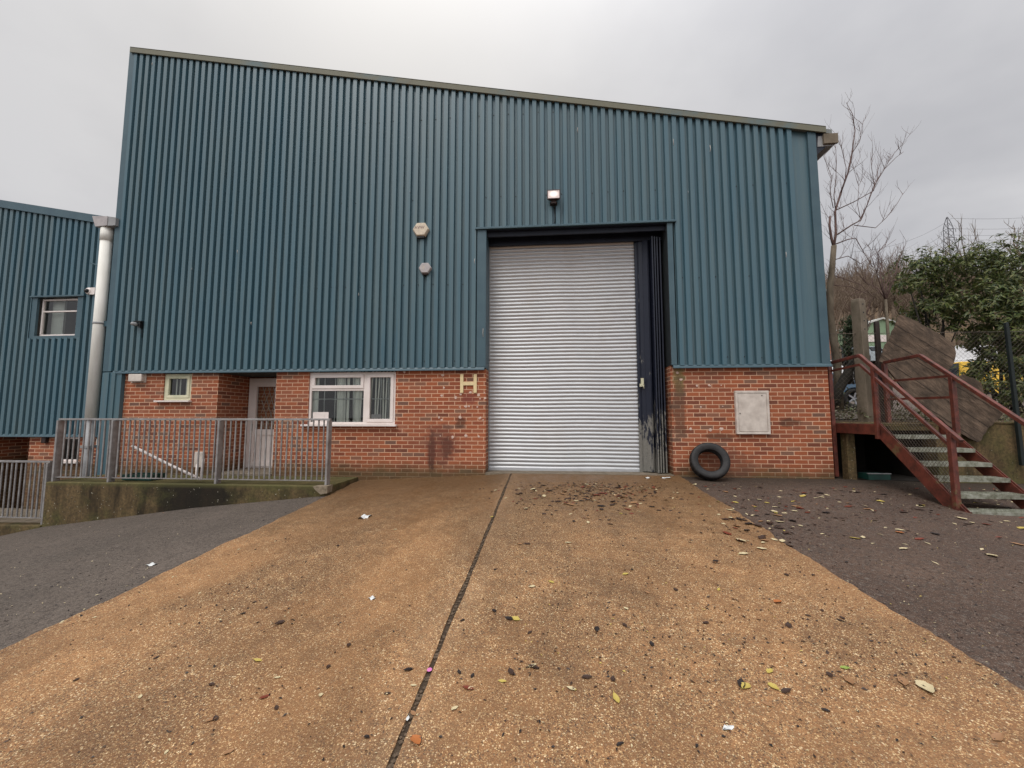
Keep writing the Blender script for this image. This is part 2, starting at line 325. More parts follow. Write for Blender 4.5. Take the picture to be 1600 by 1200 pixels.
# ---------------------------------------------------------------- mesh builder
ORG = {}
def tag(o, label=None, cat=None, group=None, kind=None):
    if label: o['label'] = label
    if cat: o['category'] = cat
    if group: o['group'] = group
    if kind: o['kind'] = kind
    return o
def thing(name, label, cat, loc=(0, 0, 0), group=None):
    o = bpy.data.objects.new(name, None); COL.objects.link(o); o.location = loc; o.empty_display_size = .2
    ORG[o.name] = Vector(loc); return tag(o, label, cat, group)
class MB:
    def __init__(s): s.v = []; s.f = []; s.sm = []
    def add(s, vs, fs, sm=False):
        b = len(s.v); s.v += [Vector(q) for q in vs]; s.f += [tuple(b+i for i in q) for q in fs]; s.sm += [sm]*len(fs); return s
    def box(s, x0, x1, y0, y1, z0, z1, rot=None, c=None):
        vs = [Vector((x, y, z)) for x in (x0, x1) for y in (y0, y1) for z in (z0, z1)]
        if rot is not None:
            cc = Vector(c) if c else Vector(((x0+x1)/2, (y0+y1)/2, (z0+z1)/2)); vs = [cc + rot @ (q-cc) for q in vs]
        return s.add(vs, [(0, 1, 3, 2), (4, 6, 7, 5), (0, 4, 5, 1), (2, 3, 7, 6), (0, 2, 6, 4), (1, 5, 7, 3)])
    def quad(s, a, b, c, d): return s.add([a, b, c, d], [(0, 1, 2, 3)])
    def bar(s, a, b, w, h, up=(0, 0, 1)):          # rectangular bar from a to b
        a, b = Vector(a), Vector(b); d = (b-a).normalized(); u = Vector(up)
        if abs(d.dot(u)) > .98: u = Vector((0, 1, 0))
        r = d.cross(u).normalized(); u = r.cross(d).normalized(); r *= w/2; u *= h/2
        return s.add([a-r-u, a+r-u, a+r+u, a-r+u, b-r-u, b+r-u, b+r+u, b-r+u], [(0, 1, 2, 3)[::-1], (4, 5, 6, 7), (0, 1, 5, 4), (1, 2, 6, 5), (2, 3, 7, 6), (3, 0, 4, 7)])
    def tube(s, pts, rad, n=8, caps=True, sm=True):
        pts = [Vector(p) for p in pts]; rs = rad if isinstance(rad, (list, tuple)) else [rad]*len(pts)
        b = len(s.v); pr = None
        for i, p in enumerate(pts):
            d = (pts[min(i+1, len(pts)-1)] - pts[max(i-1, 0)]).normalized()
            if pr is None:
                pr = d.orthogonal().normalized()
            pr = (pr - d*pr.dot(d)); pr = pr.normalized() if pr.length > 1e-5 else d.orthogonal().normalized()
            q = d.cross(pr)
            for k in range(n):
                a = 2*math.pi*k/n; s.v.append(p + (pr*math.cos(a) + q*math.sin(a))*rs[i])
        for i in range(len(pts)-1):
            for k in range(n):
                s.f.append((b+i*n+k, b+i*n+(k+1) % n, b+(i+1)*n+(k+1) % n, b+(i+1)*n+k)); s.sm.append(sm)
        if caps:
            s.f.append(tuple(b+k for k in range(n))[::-1]); s.sm.append(False)
            e = b+(len(pts)-1)*n; s.f.append(tuple(e+k for k in range(n))); s.sm.append(False)
        return s
    def prism(s, poly, axis, a, b):                 # poly in the other two axes, extruded along axis
        def mk(u, v, w): return {'x': (w, u, v), 'y': (u, w, v), 'z': (u, v, w)}[axis]
        n = len(poly); vs = [mk(u, v, a) for u, v in poly] + [mk(u, v, b) for u, v in poly]
        return s.add(vs, [tuple(range(n)), tuple(range(n, 2*n))[::-1]] + [(i, i+n, (i+1) % n+n, (i+1) % n) for i in range(n)])
    def lathe(s, prof, n=48, c=(0, 0, 0), axis='y', closed=True, mod=None):
        b = len(s.v); m = len(prof)
        for i in range(n):
            a = 2*math.pi*i/n
            for j, (r, h) in enumerate(prof):
                if mod: r = mod(i, j, r)
                q = {'y': (r*math.cos(a), h, r*math.sin(a)), 'z': (r*math.cos(a), r*math.sin(a), h), 'x': (h, r*math.cos(a), r*math.sin(a))}[axis]
                s.v.append(Vector(q) + Vector(c))
        for i in range(n):
            for j in range(m if closed else m-1):
                s.f.append((b+i*m+j, b+i*m+(j+1) % m, b+((i+1) % n)*m+(j+1) % m, b+((i+1) % n)*m+j)); s.sm.append(True)
        return s
    def build(s, name, mat, parent=None, bevel=0., fix=True):
        o0 = ORG[parent.name] if parent else Vector((0, 0, 0))
        if parent is None:
            o0 = Vector((sum(v.x for v in s.v)/len(s.v), sum(v.y for v in s.v)/len(s.v), min(v.z for v in s.v)))
        me = bpy.data.meshes.new(name); me.from_pydata([v-o0 for v in s.v], [], s.f)
        me.polygons.foreach_set('use_smooth', s.sm); me.materials.append(mat)
        if fix:
            bm = bmesh.new(); bm.from_mesh(me); bmesh.ops.recalc_face_normals(bm, faces=bm.faces)
            if bevel: bmesh.ops.bevel(bm, geom=bm.edges[:], offset=bevel, segments=1, affect='EDGES', clamp_overlap=True)
            bm.to_mesh(me); bm.free()
        me.update()
        o = bpy.data.objects.new(name, me); COL.objects.link(o)
        if parent: o.parent = parent
        else: o.location = o0
        ORG[o.name] = o0; return o
def struct(name, mb, mat, **k): return tag(mb.build(name, mat, **k), kind='structure')
def kids(o): return [c for c in bpy.data.objects if c.parent == o]
def dup(root, loc, rot=(0, 0, 0), sc=1., label=None, group=None):
    tree = [(root, None)]; out = None
    def rec(o, par):
        c = o.copy(); COL.objects.link(c)
        if par: c.parent = par
        for ch in CH[o.name]: rec(ch, c)
        return c
    r = rec(root, None); r.location = loc; r.rotation_euler = rot; r.scale = (sc, sc, sc) if not isinstance(sc, tuple) else sc
    if label: r['label'] = label
    if group: r['group'] = group
    return r
CH = {}
def freeze(root):
    CH[root.name] = kids(root)
    for k in CH[root.name]: freeze(k)
def rect_wall(mb, u0, u1, v0, v1, holes, place):
    us = sorted({u0, u1} | {q for h in holes for q in h[:2] if u0 < q < u1}); vs = sorted({v0, v1} | {q for h in holes for q in h[2:] if v0 < q < v1})
    for a, b in zip(us, us[1:]):
        for c, d in zip(vs, vs[1:]):
            mu, mv = (a+b)/2, (c+d)/2
            if any(h[0] < mu < h[1] and h[2] < mv < h[3] for h in holes): continue
            mb.quad(place(a, c), place(b, c), place(b, d), place(a, d))
# ================================================================ GROUND
def sheet(xs, ys, zf):
    m = MB(); nx = len(xs)
    for y in ys:
        for x in xs: m.v.append(Vector((x, y, zf(x, y))))
    for j in range(len(ys)-1):
        for i in range(nx-1):
            m.f.append((j*nx+i, j*nx+i+1, (j+1)*nx+i+1, (j+1)*nx+i)); m.sm.append(True)
    return m
PX = [p[0] for p in PROF]
xs = sorted(set([-600, -200, -60, -30, 20, 60, 200, 600] + PX)); ys = [-600, -200, -60, -14, 0, .5, 30, 700]
struct('ground', sheet(xs, ys, lambda x, y: H(x, y)-.03 - (0 if y < 1 else .2)), M['asph'], fix=False)
def yard(name, x0, x1):
    xs = sorted({x0, x1} | {q for q in PX if x0 < q < x1})
    # ground bumps slightly along the wall line
    return struct(name, sheet(xs, [-14, -10, -7, -5, -3, -2, -1, 0.1], lambda x, y: H(x, y)-.006), M['asph'], fix=False)
yard('asphalt_lane', -30, -3.45); yard('asphalt_yard', 2.2, 30)
def slab(name, x0, x1, jl, jr):
    ys = [-14 + 14.03*i/280 for i in range(281)]
    m = MB(); mids = [q for q in PX if x0 < q < x1]
    rows = []; wa = wb = 0.
    for y in ys:
        wa = wa*.8+(random.random()-.5)*.6; wb = wb*.8+(random.random()-.5)*.6; a = x0 + jl*wa; b = x1 + jr*wb
        rows.append([a, a+.004] + [q for q in mids if q > a+.01 and q < b-.01] + [b-.004, b])
    n = min(len(r) for r in rows)
    for y, r in zip(ys, rows):
        for i, x in enumerate(r):
            z = H(x, min(y, 0)) + .012
            if i in (0, len(r)-1): z -= .06
            m.v.append(Vector((x, y, z)))
    n = len(rows[0])
    for j in range(len(ys)-1):
        for i in range(n-1):
            m.f.append((j*n+i, j*n+i+1, (j+1)*n+i+1, (j+1)*n+i)); m.sm.append(False)
    return struct(name, m, M['conc'], fix=False)
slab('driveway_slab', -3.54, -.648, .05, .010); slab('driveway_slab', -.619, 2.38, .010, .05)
struct('driveway_joint', sheet([-.70, -.63, -.58], [-14, -7, 0.02], lambda x, y: H(x, y)+.003), M['dirt'], fix=False)
tx = [5.02, 5.5, 6.5, 8, 11, 15, 22, 40, 80, 200, 600]; ty = [.42]+[p[0] for p in HP[1:]]
def hz(x, y):
    q = HT(y)
    if y > 20: q += 1.2*math.sin(x*.05+y*.03) * min(1, (y-20)/60)
    return q
struct('hillside', sheet(tx, ty, hz), M['hill'], fix=False)
struct('far_hillside', sheet([-600, -200, -60, -20, 5.0], [34, 45, 60, 100, 150, 200, 300, 700], lambda x, y: hz(x, y) if x > -1 else hz(x, y)*max(.02, 1+x/60.)-(0 if x > -50 else 8)), M['hill'], fix=False)
struct('car_park', sheet([5.6, 8, 12, 18, 26, 34], [2.2, 3, 5.8, 10, 16.9, 22, 26.5, 29], lambda x, y: HT(y)+.02), M['park'], fix=False)
# ================================================================ WAREHOUSE
RS = .1935
def roofz(x): return 6.36 + (5.0-x)*RS
wh = thing('warehouse', 'tall blue clad warehouse with red brick base and a big steel roller shutter', 'building', (-2, 8, 0))
PITCH = .14743; OX = -8.80
def cladding(x0, x1, zb, zt, phase, hole=None, yv=0., out=-.056, axis='x', flip=1):
    """trapezoidal sheet: wide flat crowns, narrow valleys"""
    pts = []; k0 = int(math.floor((x0-phase)/PITCH))-1; k1 = int(math.ceil((x1-phase)/PITCH))+1
    for k in range(k0, k1):
        a = phase + k*PITCH         # centre of the valley
        pts += [(a-.026, yv), (a+.026, yv), (a+.035, yv+out), (a+PITCH-.035, yv+out)]
    def yat(x):
        for (xa, ya), (xb, yb) in zip(pts, pts[1:]):
            if xa <= x <= xb: return ya + (yb-ya)*(x-xa)/(xb-xa) if xb > xa else ya
        return yv
    cut = [x0, x1] + ([hole[0], hole[1]] if hole else [])
    allp = sorted([p for p in pts if x0 < p[0] < x1] + [(c, yat(c)) for c in cut])
    m = MB()
    for (xa, ya), (xb, yb) in zip(allp, allp[1:]):
        if xb-xa < 1e-6: continue
        b = zb
        if hole and hole[0]-1e-6 < (xa+xb)/2 < hole[1]+1e-6: b = hole[2]
        q = [(xa, ya, b), (xb, yb, b), (xb, yb, zt(xb)), (xa, ya, zt(xa))]
        if axis == 'y': q = [(flip, X, Z) if False else (flip + (Y-yv), X, Z) for X, Y, Z in q]
        m.quad(*q)
    return m
DX0, DX1, DZ = -1.12, 2.29, 4.69
cladding(-8.9, 4.64, 1.98, lambda x: roofz(x)+.02, OX, (DX0-.16, DX1+.13, DZ)).build('cladding', M['clad'], wh, fix=False)
MB().box(4.64, 4.92, .002, .006, 1.98, 6.40).build('edge_panel', M['clad'], wh)
# corner flashings
MB().box(4.87, 5.012, -.045, .25, 1.98, roofz(5)+.02).build('corner_flashing', M['flash'], wh, .003)
m = MB(); m.prism([(-9.03, -.047), (-8.875, -.047), (-8.875, .05), (-9.03, .30)], 'z', 1.98, roofz(-8.9)+.02); m.build('corner_flashing', M['flash'], wh)
m = MB(); m.prism([(-9.03, -.045), (-8.60, -.045), (-8.60, .05), (-9.03, .30)], 'z', -.15, 1.955)
for i in range(2): m.box(-8.93+.14*i, -8.86+.14*i, -.066, -.044, -.14, 1.95)
m.build('corner_panel', M['clad'], wh)
# base drip trim
for a, b in ((-8.80, DX0-.02), (DX1+.03, 5.02)):
    m = MB(); m.prism([(-.062, 1.93), (-.058, 1.955), (-.040, 1.992), (.02, 1.995), (.02, 1.96), (-.045, 1.935)], 'x', a, b); m.build('drip_flashing', M['flash'], wh)
# verge trim along the slope
m = MB(); x0, x1 = -8.985, 5.17
for (ya, yb, za, zb) in ((-.085, -.060, -.075, .040), (-.085, .25, .030, .047)):
    m.add([(x0, ya, roofz(x0)+za), (x0, yb, roofz(x0)+za), (x0, yb, roofz(x0)+zb), (x0, ya, roofz(x0)+zb), (x1, ya, roofz(x1)+za), (x1, yb, roofz(x1)+za), (x1, yb, roofz(x1)+zb), (x1, ya, roofz(x1)+zb)],
          [(0, 1, 2, 3), (4, 7, 6, 5), (0, 4, 5, 1), (1, 5, 6, 2), (2, 6, 7, 3), (3, 7, 4, 0)])
m.build('verge_trim', M['verge'], wh)
# roof, side and rear walls
m = MB(); m.add([(-9.0, -.04, roofz(-9.0)+.03), (5.3, -.04, roofz(5.3)+.03), (5.3, 16, roofz(5.3)+.03), (-9.0, 16, roofz(-9.0)+.03), (-9.0, -.04, roofz(-9.0)-.05), (5.3, -.04, roofz(5.3)-.05), (5.3, 16, roofz(5.3)-.05), (-9.0, 16, roofz(-9.0)-.05)],
                [(0, 1, 2, 3), (7, 6, 5, 4), (0, 4, 5, 1), (1, 5, 6, 2), (2, 6, 7, 3), (3, 7, 4, 0)]); m.build('roof', M['roofg'], wh)
cladding(.25, 16, 1.0, lambda y: roofz(5)-.02, .3, None, 0., .036, 'y', 4.97).build('side_cladding', M['clad'], wh, fix=False)
cladding(.30, 16, -.8, lambda y: roofz(-9.0)-.02, .3, None, 0., -.036, 'y', -8.99).build('side_cladding', M['clad'], wh, fix=False)
m = MB(); m.quad((-9, 16, -1), (5, 16, -1), (5, 16, roofz(5)), (-9, 16, roofz(-9))); m.build('rear_wall', M['clad'], wh)
# box gutter on the low eave
gt = MB(); gt.prism([(5.04, 6.02), (5.06, 6.22), (5.33, 6.22), (5.36, 6.06), (5.30, 6.02)], 'y', -.03, 16); g0 = gt.build('gutter', M['gpipe'], wh)
MB().prism([(5.13, 6.05), (5.13, 6.235), (5.375, 6.235), (5.375, 6.05)], 'y', -.075, -.032).build('end_cap', M['cpost'], g0)
m = MB(); m.prism([(5.013, 5.86), (5.013, 6.3), (5.20, 6.3), (5.20, 6.02)], 'y', -.02, 16); m.build('eave_soffit', M['navyd'], wh)
# brick walls with openings
WIN = (-4.64, -2.88, .895, 1.96); SW = (-7.735, -7.13, 1.375, 1.96); ENT = (-6.55, -5.32, -.2, 1.96)
bw = MB(); rect_wall(bw, -8.60, DX0, -.75, 1.96, [WIN, SW, (ENT[0], ENT[1], -.08, 1.96)], lambda u, v: (u, .03, v))
bw.quad((DX0, .03, -.2), (DX0, .45, -.2), (DX0, .45, 1.96), (DX0, .03, 1.96))
br_ = MB()
rect_wall(br_, DX1, 5.0, -.2, 1.99, [], lambda u, v: (u, .03, v))
br_.quad((DX1, .03, -.2), (DX1, .50, -.2), (DX1, .50, 1.99), (DX1, .03, 1.99))
br_.quad((5.0, .03, -.2), (5.0, 3, -.2), (5.0, 3, 1.99), (5.0, .03, 1.99))
for X in (ENT[0], ENT[1]): bw.quad((X, .03, -.1), (X, .95, -.1), (X, .95, 1.96), (X, .03, 1.96))
bw.quad((-6.6, .95, -.1), (-5.2, .95, -.1), (-5.2, .95, 1.96), (-6.6, .95, 1.96))
for (a, b, c, d) in (WIN, SW):
    bw.quad((a, .03, c), (a, .16, c), (a, .16, d), (a, .03, d)); bw.quad((b, .03, c), (b, .16, c), (b, .16, d), (b, .03, d)); bw.quad((a, .03, c), (b, .03, c), (b, .16, c), (a, .16, c))
bw.build('brick_wall', M['brick'], wh, fix=False); br_.build('brick_wall', M['brick'], wh, fix=False)
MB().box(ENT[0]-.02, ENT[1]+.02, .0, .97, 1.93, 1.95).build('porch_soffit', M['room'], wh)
MB().box(ENT[0], ENT[1], .0, .95, -.3, -.05).build('door_step', M['cpost'], wh, .01)
# repair blobs of pale filler and wall plugs
MFIL = simple('pale_filler', (.70, .55, .46), (.46, .30, .24), .8, 0, 30)
for x, y in [(743,612),(748,617),(757,614),(735,613),(720,616),(690,618),(712,621),(750,623),(758,622),(718,636),(728,635),(733,635),(746,636),(686,652),(690,656),(719,652),(750,653),(755,656),(688,681),(707,683),(728,681),(748,682),
             (692,586),(694,606),(1089,603),(1108,602),(1127,602),(1095,636),(1129,635),(1079,670),(1110,672),(1127,670),(1054,574),(1058,582),(1064,593),(1064,573),(632,581)]:
    p = atY(x, y, .03); r = random.uniform(.012, .032); n = 9
    ring = [(p.x + r*random.uniform(.6, 1.3)*math.cos(2*math.pi*i/n), .0265-random.random()*.002, p.z + r*random.uniform(.6, 1.2)*math.sin(2*math.pi*i/n)) for i in range(n)]
    fl = MB(); fl.add([(p.x, .0235, p.z)] + ring, [(0, i+1, (i+1) % n+1) for i in range(n)]); fl.build('filler_patch', MFIL, wh)
# door opening: flashings, jamb linings, soffit
hd = MB(); hd.prism([(-.088, DZ-.018), (-.088, DZ+.012), (-.04, DZ+.045), (.0, DZ+.045), (.0, DZ-.012)], 'x', DX0-.21, DX1+.16)
hd.build('header_flashing', M['flash'], wh)
MB().box(DX0-.17, DX0, -.050, .0, 1.99, DZ-.02).build('jamb_flashing', M['flash'], wh, .003)
MB().box(DX1, DX1+.10, -.050, .0, 1.99, DZ-.02).build('jamb_flashing', M['flash'], wh, .003)
MB().box(DX0-.012, DX0+.004, -.046, .48, 1.97, DZ-.02).build('jamb_lining', M['flash'], wh)
MB().box(DX1-.004, DX1+.012, -.046, .52, 1.99, DZ-.02).build('jamb_lining', simple('dark_grey_lining', (.035, .04, .045), (.025, .03, .03), .5), wh)
MB().box(DX0, DX1, -.03, .52, DZ-.03, DZ-.005).build('door_soffit', M['navyd'], wh)
m = MB(); m.box(DX0, DX1, .29, .33, 4.49, DZ-.03); m.box(DX0, DX1, .05, .09, DZ-.12, DZ-.03); m.build('door_head_track', M['navyd'], wh)
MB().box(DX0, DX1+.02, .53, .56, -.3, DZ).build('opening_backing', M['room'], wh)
MB().box(DX0, DX1, -.01, .60, -.3, .012).build('threshold', M['cpost'], wh)
# fasteners in alternate valleys
fs = None; spots_ = []
for kk in range(0, 92):
    x = OX + kk*PITCH
    for zi, z0 in enumerate((2.12, 3.62, 5.35, 7.05)):
        z = z0 + random.uniform(-.012, .012)
        if (kk + zi) % 2 or z > roofz(x)-.2 or (DX0-.2 < x < DX1+.2 and z < DZ+.05) or random.random() < .25: continue
        if random.random() < .62: spots_.append((x, z))
for x, z in spots_[:98]:
    if fs is None: fs = MB().box(x-.008, x+.008, -.008, .0, z-.008, z+.008).build('screw', M['black'], wh); f0 = (x, z)
    else:
        c = fs.copy(); COL.objects.link(c); c.parent = wh; c.location = (x-f0[0], 0, z-f0[1])
# paint scratches and chips
for sx_, sy_, L_ in [(371, 393, .07), (393, 505, .05), (903, 203, .10), (1052, 222, .12), (1109, 232, .13), (1228, 398, .10), (520, 250, .04), (742, 408, .10), (755, 520, .16), (640, 300, .04), (1075, 300, .04), (300, 420, .04), (560, 460, .05), (238, 100, .06)]:
    p = atY(sx_, sy_, -.058); k_ = random.uniform(-.02, .02); q = MB(); q.tube([(p.x, -.0575, p.z-L_/2), (p.x+k_, -.0575, p.z), (p.x+k_*.3, -.0575, p.z+L_/2)], .0045, 4); q.build('paint_scratch', M['gpipe'] if L_ < .05 else M['meter'], wh)
# roller shutter
SX0, SX1, SY = DX0+.005, 1.785, .41
sh = MB(); N = 62; PT = 4.60/N; prof = []
for i in range(N):
    z = .02 + i*PT
    for t_ in (0, .07, .2, .35, .5, .65, .8, .93):
        prof.append((z + t_*PT, SY - .017*math.sin(math.pi*min(1, max(0, (t_-.05)/.90))) + (.006 if t_ == 0 else 0)))
nseg = 12
for i in range(nseg+1):
    x = SX0 + (SX1-SX0)*i/nseg
    for z, y in prof: sh.v.append(Vector((x, y + .006*math.sin(i*1.7+z*2.1)*math.sin(math.pi*i/nseg), z + .004*math.sin(i*.9+z))))
L = len(prof)
for i in range(nseg):
    for j in range(L-1): sh.f.append((i*L+j, (i+1)*L+j, (i+1)*L+j+1, i*L+j+1)); sh.sm.append(True)
so = sh.build('roller_shutter', M['shut'], wh, fix=False)
MB().box(SX0, SX1, SY-.02, SY+.02, .005, .05).build('bottom_rail', M['shut'], so)
MB().box(SX1-.012, SX1+.05, SY-.05, SY+.05, .0, 4.55).build('shutter_guide', M['navy'], so)
MB().box(SX0-.004, SX0+.018, SY-.04, SY+.05, .0, 4.60).build('shutter_guide', M['gpipe'], so)
# folded leaves of the old door
def leaf(name, pts, w, par):
    m = MB()
    for (a, b) in zip(pts, pts[1:]):
        a = Vector(a); b = Vector(b); d = (b-a).normalized(); nn = Vector((-d.y, d.x))*w/2
        m.prism([tuple(a-nn), tuple(b-nn), tuple(b+nn), tuple(a+nn)], 'z', .03, 4.50)
    return m.build(name, M['navy'], par)
fd = wh
l0 = leaf('folding_door_leaf', [(1.83, .44), (1.84, .34), (1.93, .34)], .03, fd)
leaf('folding_door_leaf', [(1.92, .33), (2.00, .27)], .028, fd); leaf('folding_door_leaf', [(2.00, .27), (2.06, .34)], .028, fd)
for i, x in enumerate((2.065, 2.115, 2.165, 2.225)):
    leaf('folding_door_leaf', [(x-.01, .12+.02*i), (x+.012, .46)], .022, fd)
hm = MB()
p = atY(1003, 596, .30); hm.box(p.x-.02, p.x+.025, .26, .315, p.z-.05, p.z+.06); hm.box(p.x-.045, p.x+.03, .27, .31, p.z-.10, p.z-.045); hm.tube([(p.x-.02, .25, p.z-.05), (p.x+.03, .25, p.z-.14)], .008, 6)
hm.build('door_latch', M['cream'], l0)
def frame(mb, x0, x1, z0, z1, w, y0, y1):
    mb.box(x0, x1, y0, y1, z0, z0+w); mb.box(x0, x1, y0, y1, z1-w, z1); mb.box(x0, x0+w, y0, y1, z0+w, z1-w); mb.box(x1-w, x1, y0, y1, z0+w, z1-w)
# big window
y0 = .055
wf = MB(); frame(wf, WIN[0], WIN[1], .905, 1.925, .045, y0, y0+.06)
wf.box(-3.53, -3.46, y0+.001, y0+.06, .95, 1.88); wf.box(-4.595, -3.53, y0+.001, y0+.06, 1.56, 1.605)
wo = wf.build('window', M['upvc'], wh, .004)
for a, b, c, d in ((-4.59, -3.53, 1.605, 1.88), (-3.46, -2.925, .95, 1.88)):
    q = MB(); frame(q, a, b, c, d, .062, y0-.016, y0+.04); q.build('sash', M['upvc'], wo, .004)
q = MB(); q.quad((-4.6, y0+.03, .94), (-2.9, y0+.03, .94), (-2.9, y0+.03, 1.89), (-4.6, y0+.03, 1.89)); q.build('pane', M['glass'], wo)
MB().box(-4.73, -2.83, -.055, .15, .868, .903).build('sill', M['upvc'], wo, .004)
q = MB()
for x in (-4.35, -4.13, -3.75, -3.2, -3.05): q.tube([(x, .102, .9), (x, .102, 1.9)], .009, 6)
for z in (1.40,): q.tube([(-4.6, .104, z), (-2.9, .104, z)], .009, 6)
q.build('security_bars', M['bars'], wo)
def curtain(m, x0, x1, y, z0, z1, fold, amp, lean=0.):
    n = max(6, int((x1-x0)/fold*8)); b = len(m.v)
    for i in range(n+1):
        x = x0+(x1-x0)*i/n; yy = y + amp*math.sin(2*math.pi*i/8.) + amp*.5*math.sin(i*.37)
        m.v.append(Vector((x+lean, yy, z0))); m.v.append(Vector((x, yy, z1)))
    for i in range(n): m.f.append((b+2*i, b+2*i+2, b+2*i+3, b+2*i+1)); m.sm.append(True)
q = MB()
for a, b, ln in ((-4.62, -4.48, 0), (-4.12, -3.95, .02), (-3.91, -3.85, 0), (-3.80, -3.64, .03), (-3.62, -3.57, -.05), (-3.56, -3.50, .04)): curtain(q, a, b, .135, .86, 1.95, .07, .016, ln)
for i in range(7): curtain(q, -3.40+.072*i, -3.366+.072*i, .13, .86, 1.95, .05, .012, random.uniform(-.05, .05))
q.build('curtain', M['curt'], wo)
q = MB(); q.box(-4.56, -4.24, .076, .081, .945, 1.145); q.box(-4.44, -4.33, .071, .0755, .975, 1.11, Matrix.Rotation(.2, 3, 'Y')); q.build('paper_notice', M['upvc'], wo)
q = MB(); q.box(-3.38, -3.18, .092, .10, 1.02, 1.10); q.build('sticker', M['alarm2'], wo)
def room(x0, x1, y0_, y1_, z0, z1, mat, par):
    m = MB(); m.quad((x0, y1_, z0), (x1, y1_, z0), (x1, y1_, z1), (x0, y1_, z1)); m.quad((x0, y0_, z0), (x0, y1_, z0), (x0, y1_, z1), (x0, y0_, z1)); m.quad((x1, y0_, z0), (x1, y1_, z0), (x1, y1_, z1), (x1, y0_, z1))
    m.quad((x0, y0_, z0), (x1, y0_, z0), (x1, y1_, z0), (x0, y1_, z0)); m.quad((x0, y0_, z1), (x1, y0_, z1), (x1, y1_, z1), (x0, y1_, z1)); return m.build('room_lining', mat, par)
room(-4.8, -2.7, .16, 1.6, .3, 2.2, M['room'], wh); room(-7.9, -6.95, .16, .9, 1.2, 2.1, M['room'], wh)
# small window
q = MB(); frame(q, SW[0], SW[1], SW[2]+.01, 1.925, .05, .05, .11); w2 = q.build('window', M['cream'], wh, .004)
q = MB(); frame(q, SW[0]+.05, SW[1]-.05, SW[2]+.06, 1.88, .055, .036, .09); q.build('sash', M['cream'], w2, .004)
q = MB(); q.quad((SW[0]+.1, .075, 1.47), (SW[1]-.1, .075, 1.47), (SW[1]-.1, .075, 1.84), (SW[0]+.1, .075, 1.84)); q.build('pane', M['glass'], w2)
MB().box(SW[0]-.12, SW[1]+.03, -.05, .15, 1.347, 1.378).build('sill', M['upvc'], w2, .004)
q = MB()
for a in (-7.58, -7.50, -7.36, -7.28): curtain(q, a, a+.035, .15, 1.4, 1.9, .05, .012)
q.build('curtain', M['curt'], w2)
# entrance door with glazed top and folding grille
ey = .88
q = MB(); frame(q, -6.53, -5.46, -.05, 1.90, .085, ey-.03, ey+.04); dr = q.build('door', M['upvc'], wh, .004)
q = MB(); frame(q, -6.445, -5.545, -.02, 1.815, .10, ey-.045, ey+.02); q.box(-6.345, -5.645, ey-.045, ey+.02, .66, .78); q.box(-6.345, -5.645, ey-.02, ey+.01, .08, .66)
for i in range(1, 6): q.box(-6.345+.117*i-.004, -6.345+.117*i+.004, ey-.024, ey-.02, .09, .65)
q.build('door_leaf', M['upvc'], dr, .003)
q = MB(); q.quad((-6.35, ey, .77), (-5.64, ey, .77), (-5.64, ey, 1.72), (-6.35, ey, 1.72)); q.build('pane', M['glass'], dr)
MB().box(-6.45, -5.5, ey+.30, ey+.32, -.05, 1.9).build('dark_lining', M['black'], dr)
q = MB(); gx0, gx1 = -6.30, -5.70
for k in range(-6, 12):
    for sg in (1, -1):
        pts = []
        for s_ in range(0, 20):
            z = .78 + s_*.05; u = (k*.12 + sg*(z-.78)*.36); pts.append((gx0 + u, ey+.07 + .004*sg, z))
        pts = [p_ for p_ in pts if gx0 <= p_[0] <= gx1]
        if len(pts) > 1: q.tube(pts, .0065, 4)
for x in (gx0, -6.1, -5.9, gx1): q.bar((x, ey+.08, .76), (x, ey+.08, 1.74), .014, .014)
q.build('security_grille', M['bars'], dr)
MB().box(-6.415, -6.385, ey-.075, ey-.045, .74, .90).build('handle', M['gpipe'], dr, .004)
# ---------------------------------------------------------------- things on the front wall
def hexbox(name, label, x, z, r, d, mat, matb, sag=0):
    t = thing(name, label, 'alarm box', (x, -.04, z))
    m = MB(); pr = [(x + r*1.08*math.cos(R(a)), z + r*math.sin(R(a))) for a in range(0, 360, 60)]
    pb = [(x + (u-x)*1.14, z+(w-z)*1.14) for u, w in pr]
    vs = [(u, -.04-d, w) for u, w in pr] + [(u, -.05-d*.55, w) for u, w in pb] + [(u, -.037, w) for u, w in pb]
    fsx = [tuple(range(6))] + [(i, (i+1) % 6, (i+1) % 6+6, i+6) for i in range(6)] + [(i+6, (i+1) % 6+6, (i+1) % 6+12, i+12) for i in range(6)] + [tuple(range(12, 18))[::-1]]
    m.add(vs, fsx); m.build('cover', mat, t, .003)
    m = MB(); m.box(x-r*.55, x+r*.55, -.04-d*.7, -.04, z-r*1.25, z-r*.9); m.build('strobe', matb, t, .006); return t
hx = hexbox('alarm_box', 'yellowed hexagonal alarm box with faded writing, upper of the two on the cladding', -2.40, 4.70, .135, .09, M['alarm'], M['black'])
hexbox('alarm_box', 'small grey hexagonal alarm box, lower of the two on the cladding', -2.305, 3.925, .105, .075, M['alarm2'], M['lamphouse'])
def text(body, size, loc, mat, name, par, ext=.001):
    cu = bpy.data.curves.new(name, 'FONT'); cu.body = body; cu.size = size; cu.extrude = ext; cu.align_x = 'CENTER'; cu.resolution_u = 3
    o = bpy.data.objects.new(name, cu); COL.objects.link(o); me = bpy.data.meshes.new_from_object(o); bpy.data.objects.remove(o)
    o = bpy.data.objects.new(name, me); COL.objects.link(o); me.materials.append(mat)
    o.parent = par; o.location = Vector(loc) - ORG[par.name]; o.rotation_euler = (R(90), 0, 0); return o
text('AVW', .085, (-2.42, -.1325, 4.70), simple('faded_alarm_ink', (.30, .16, .14), (.14, .11, .12), .6, 0, 30), 'faded_lettering', hx)
q = MB()
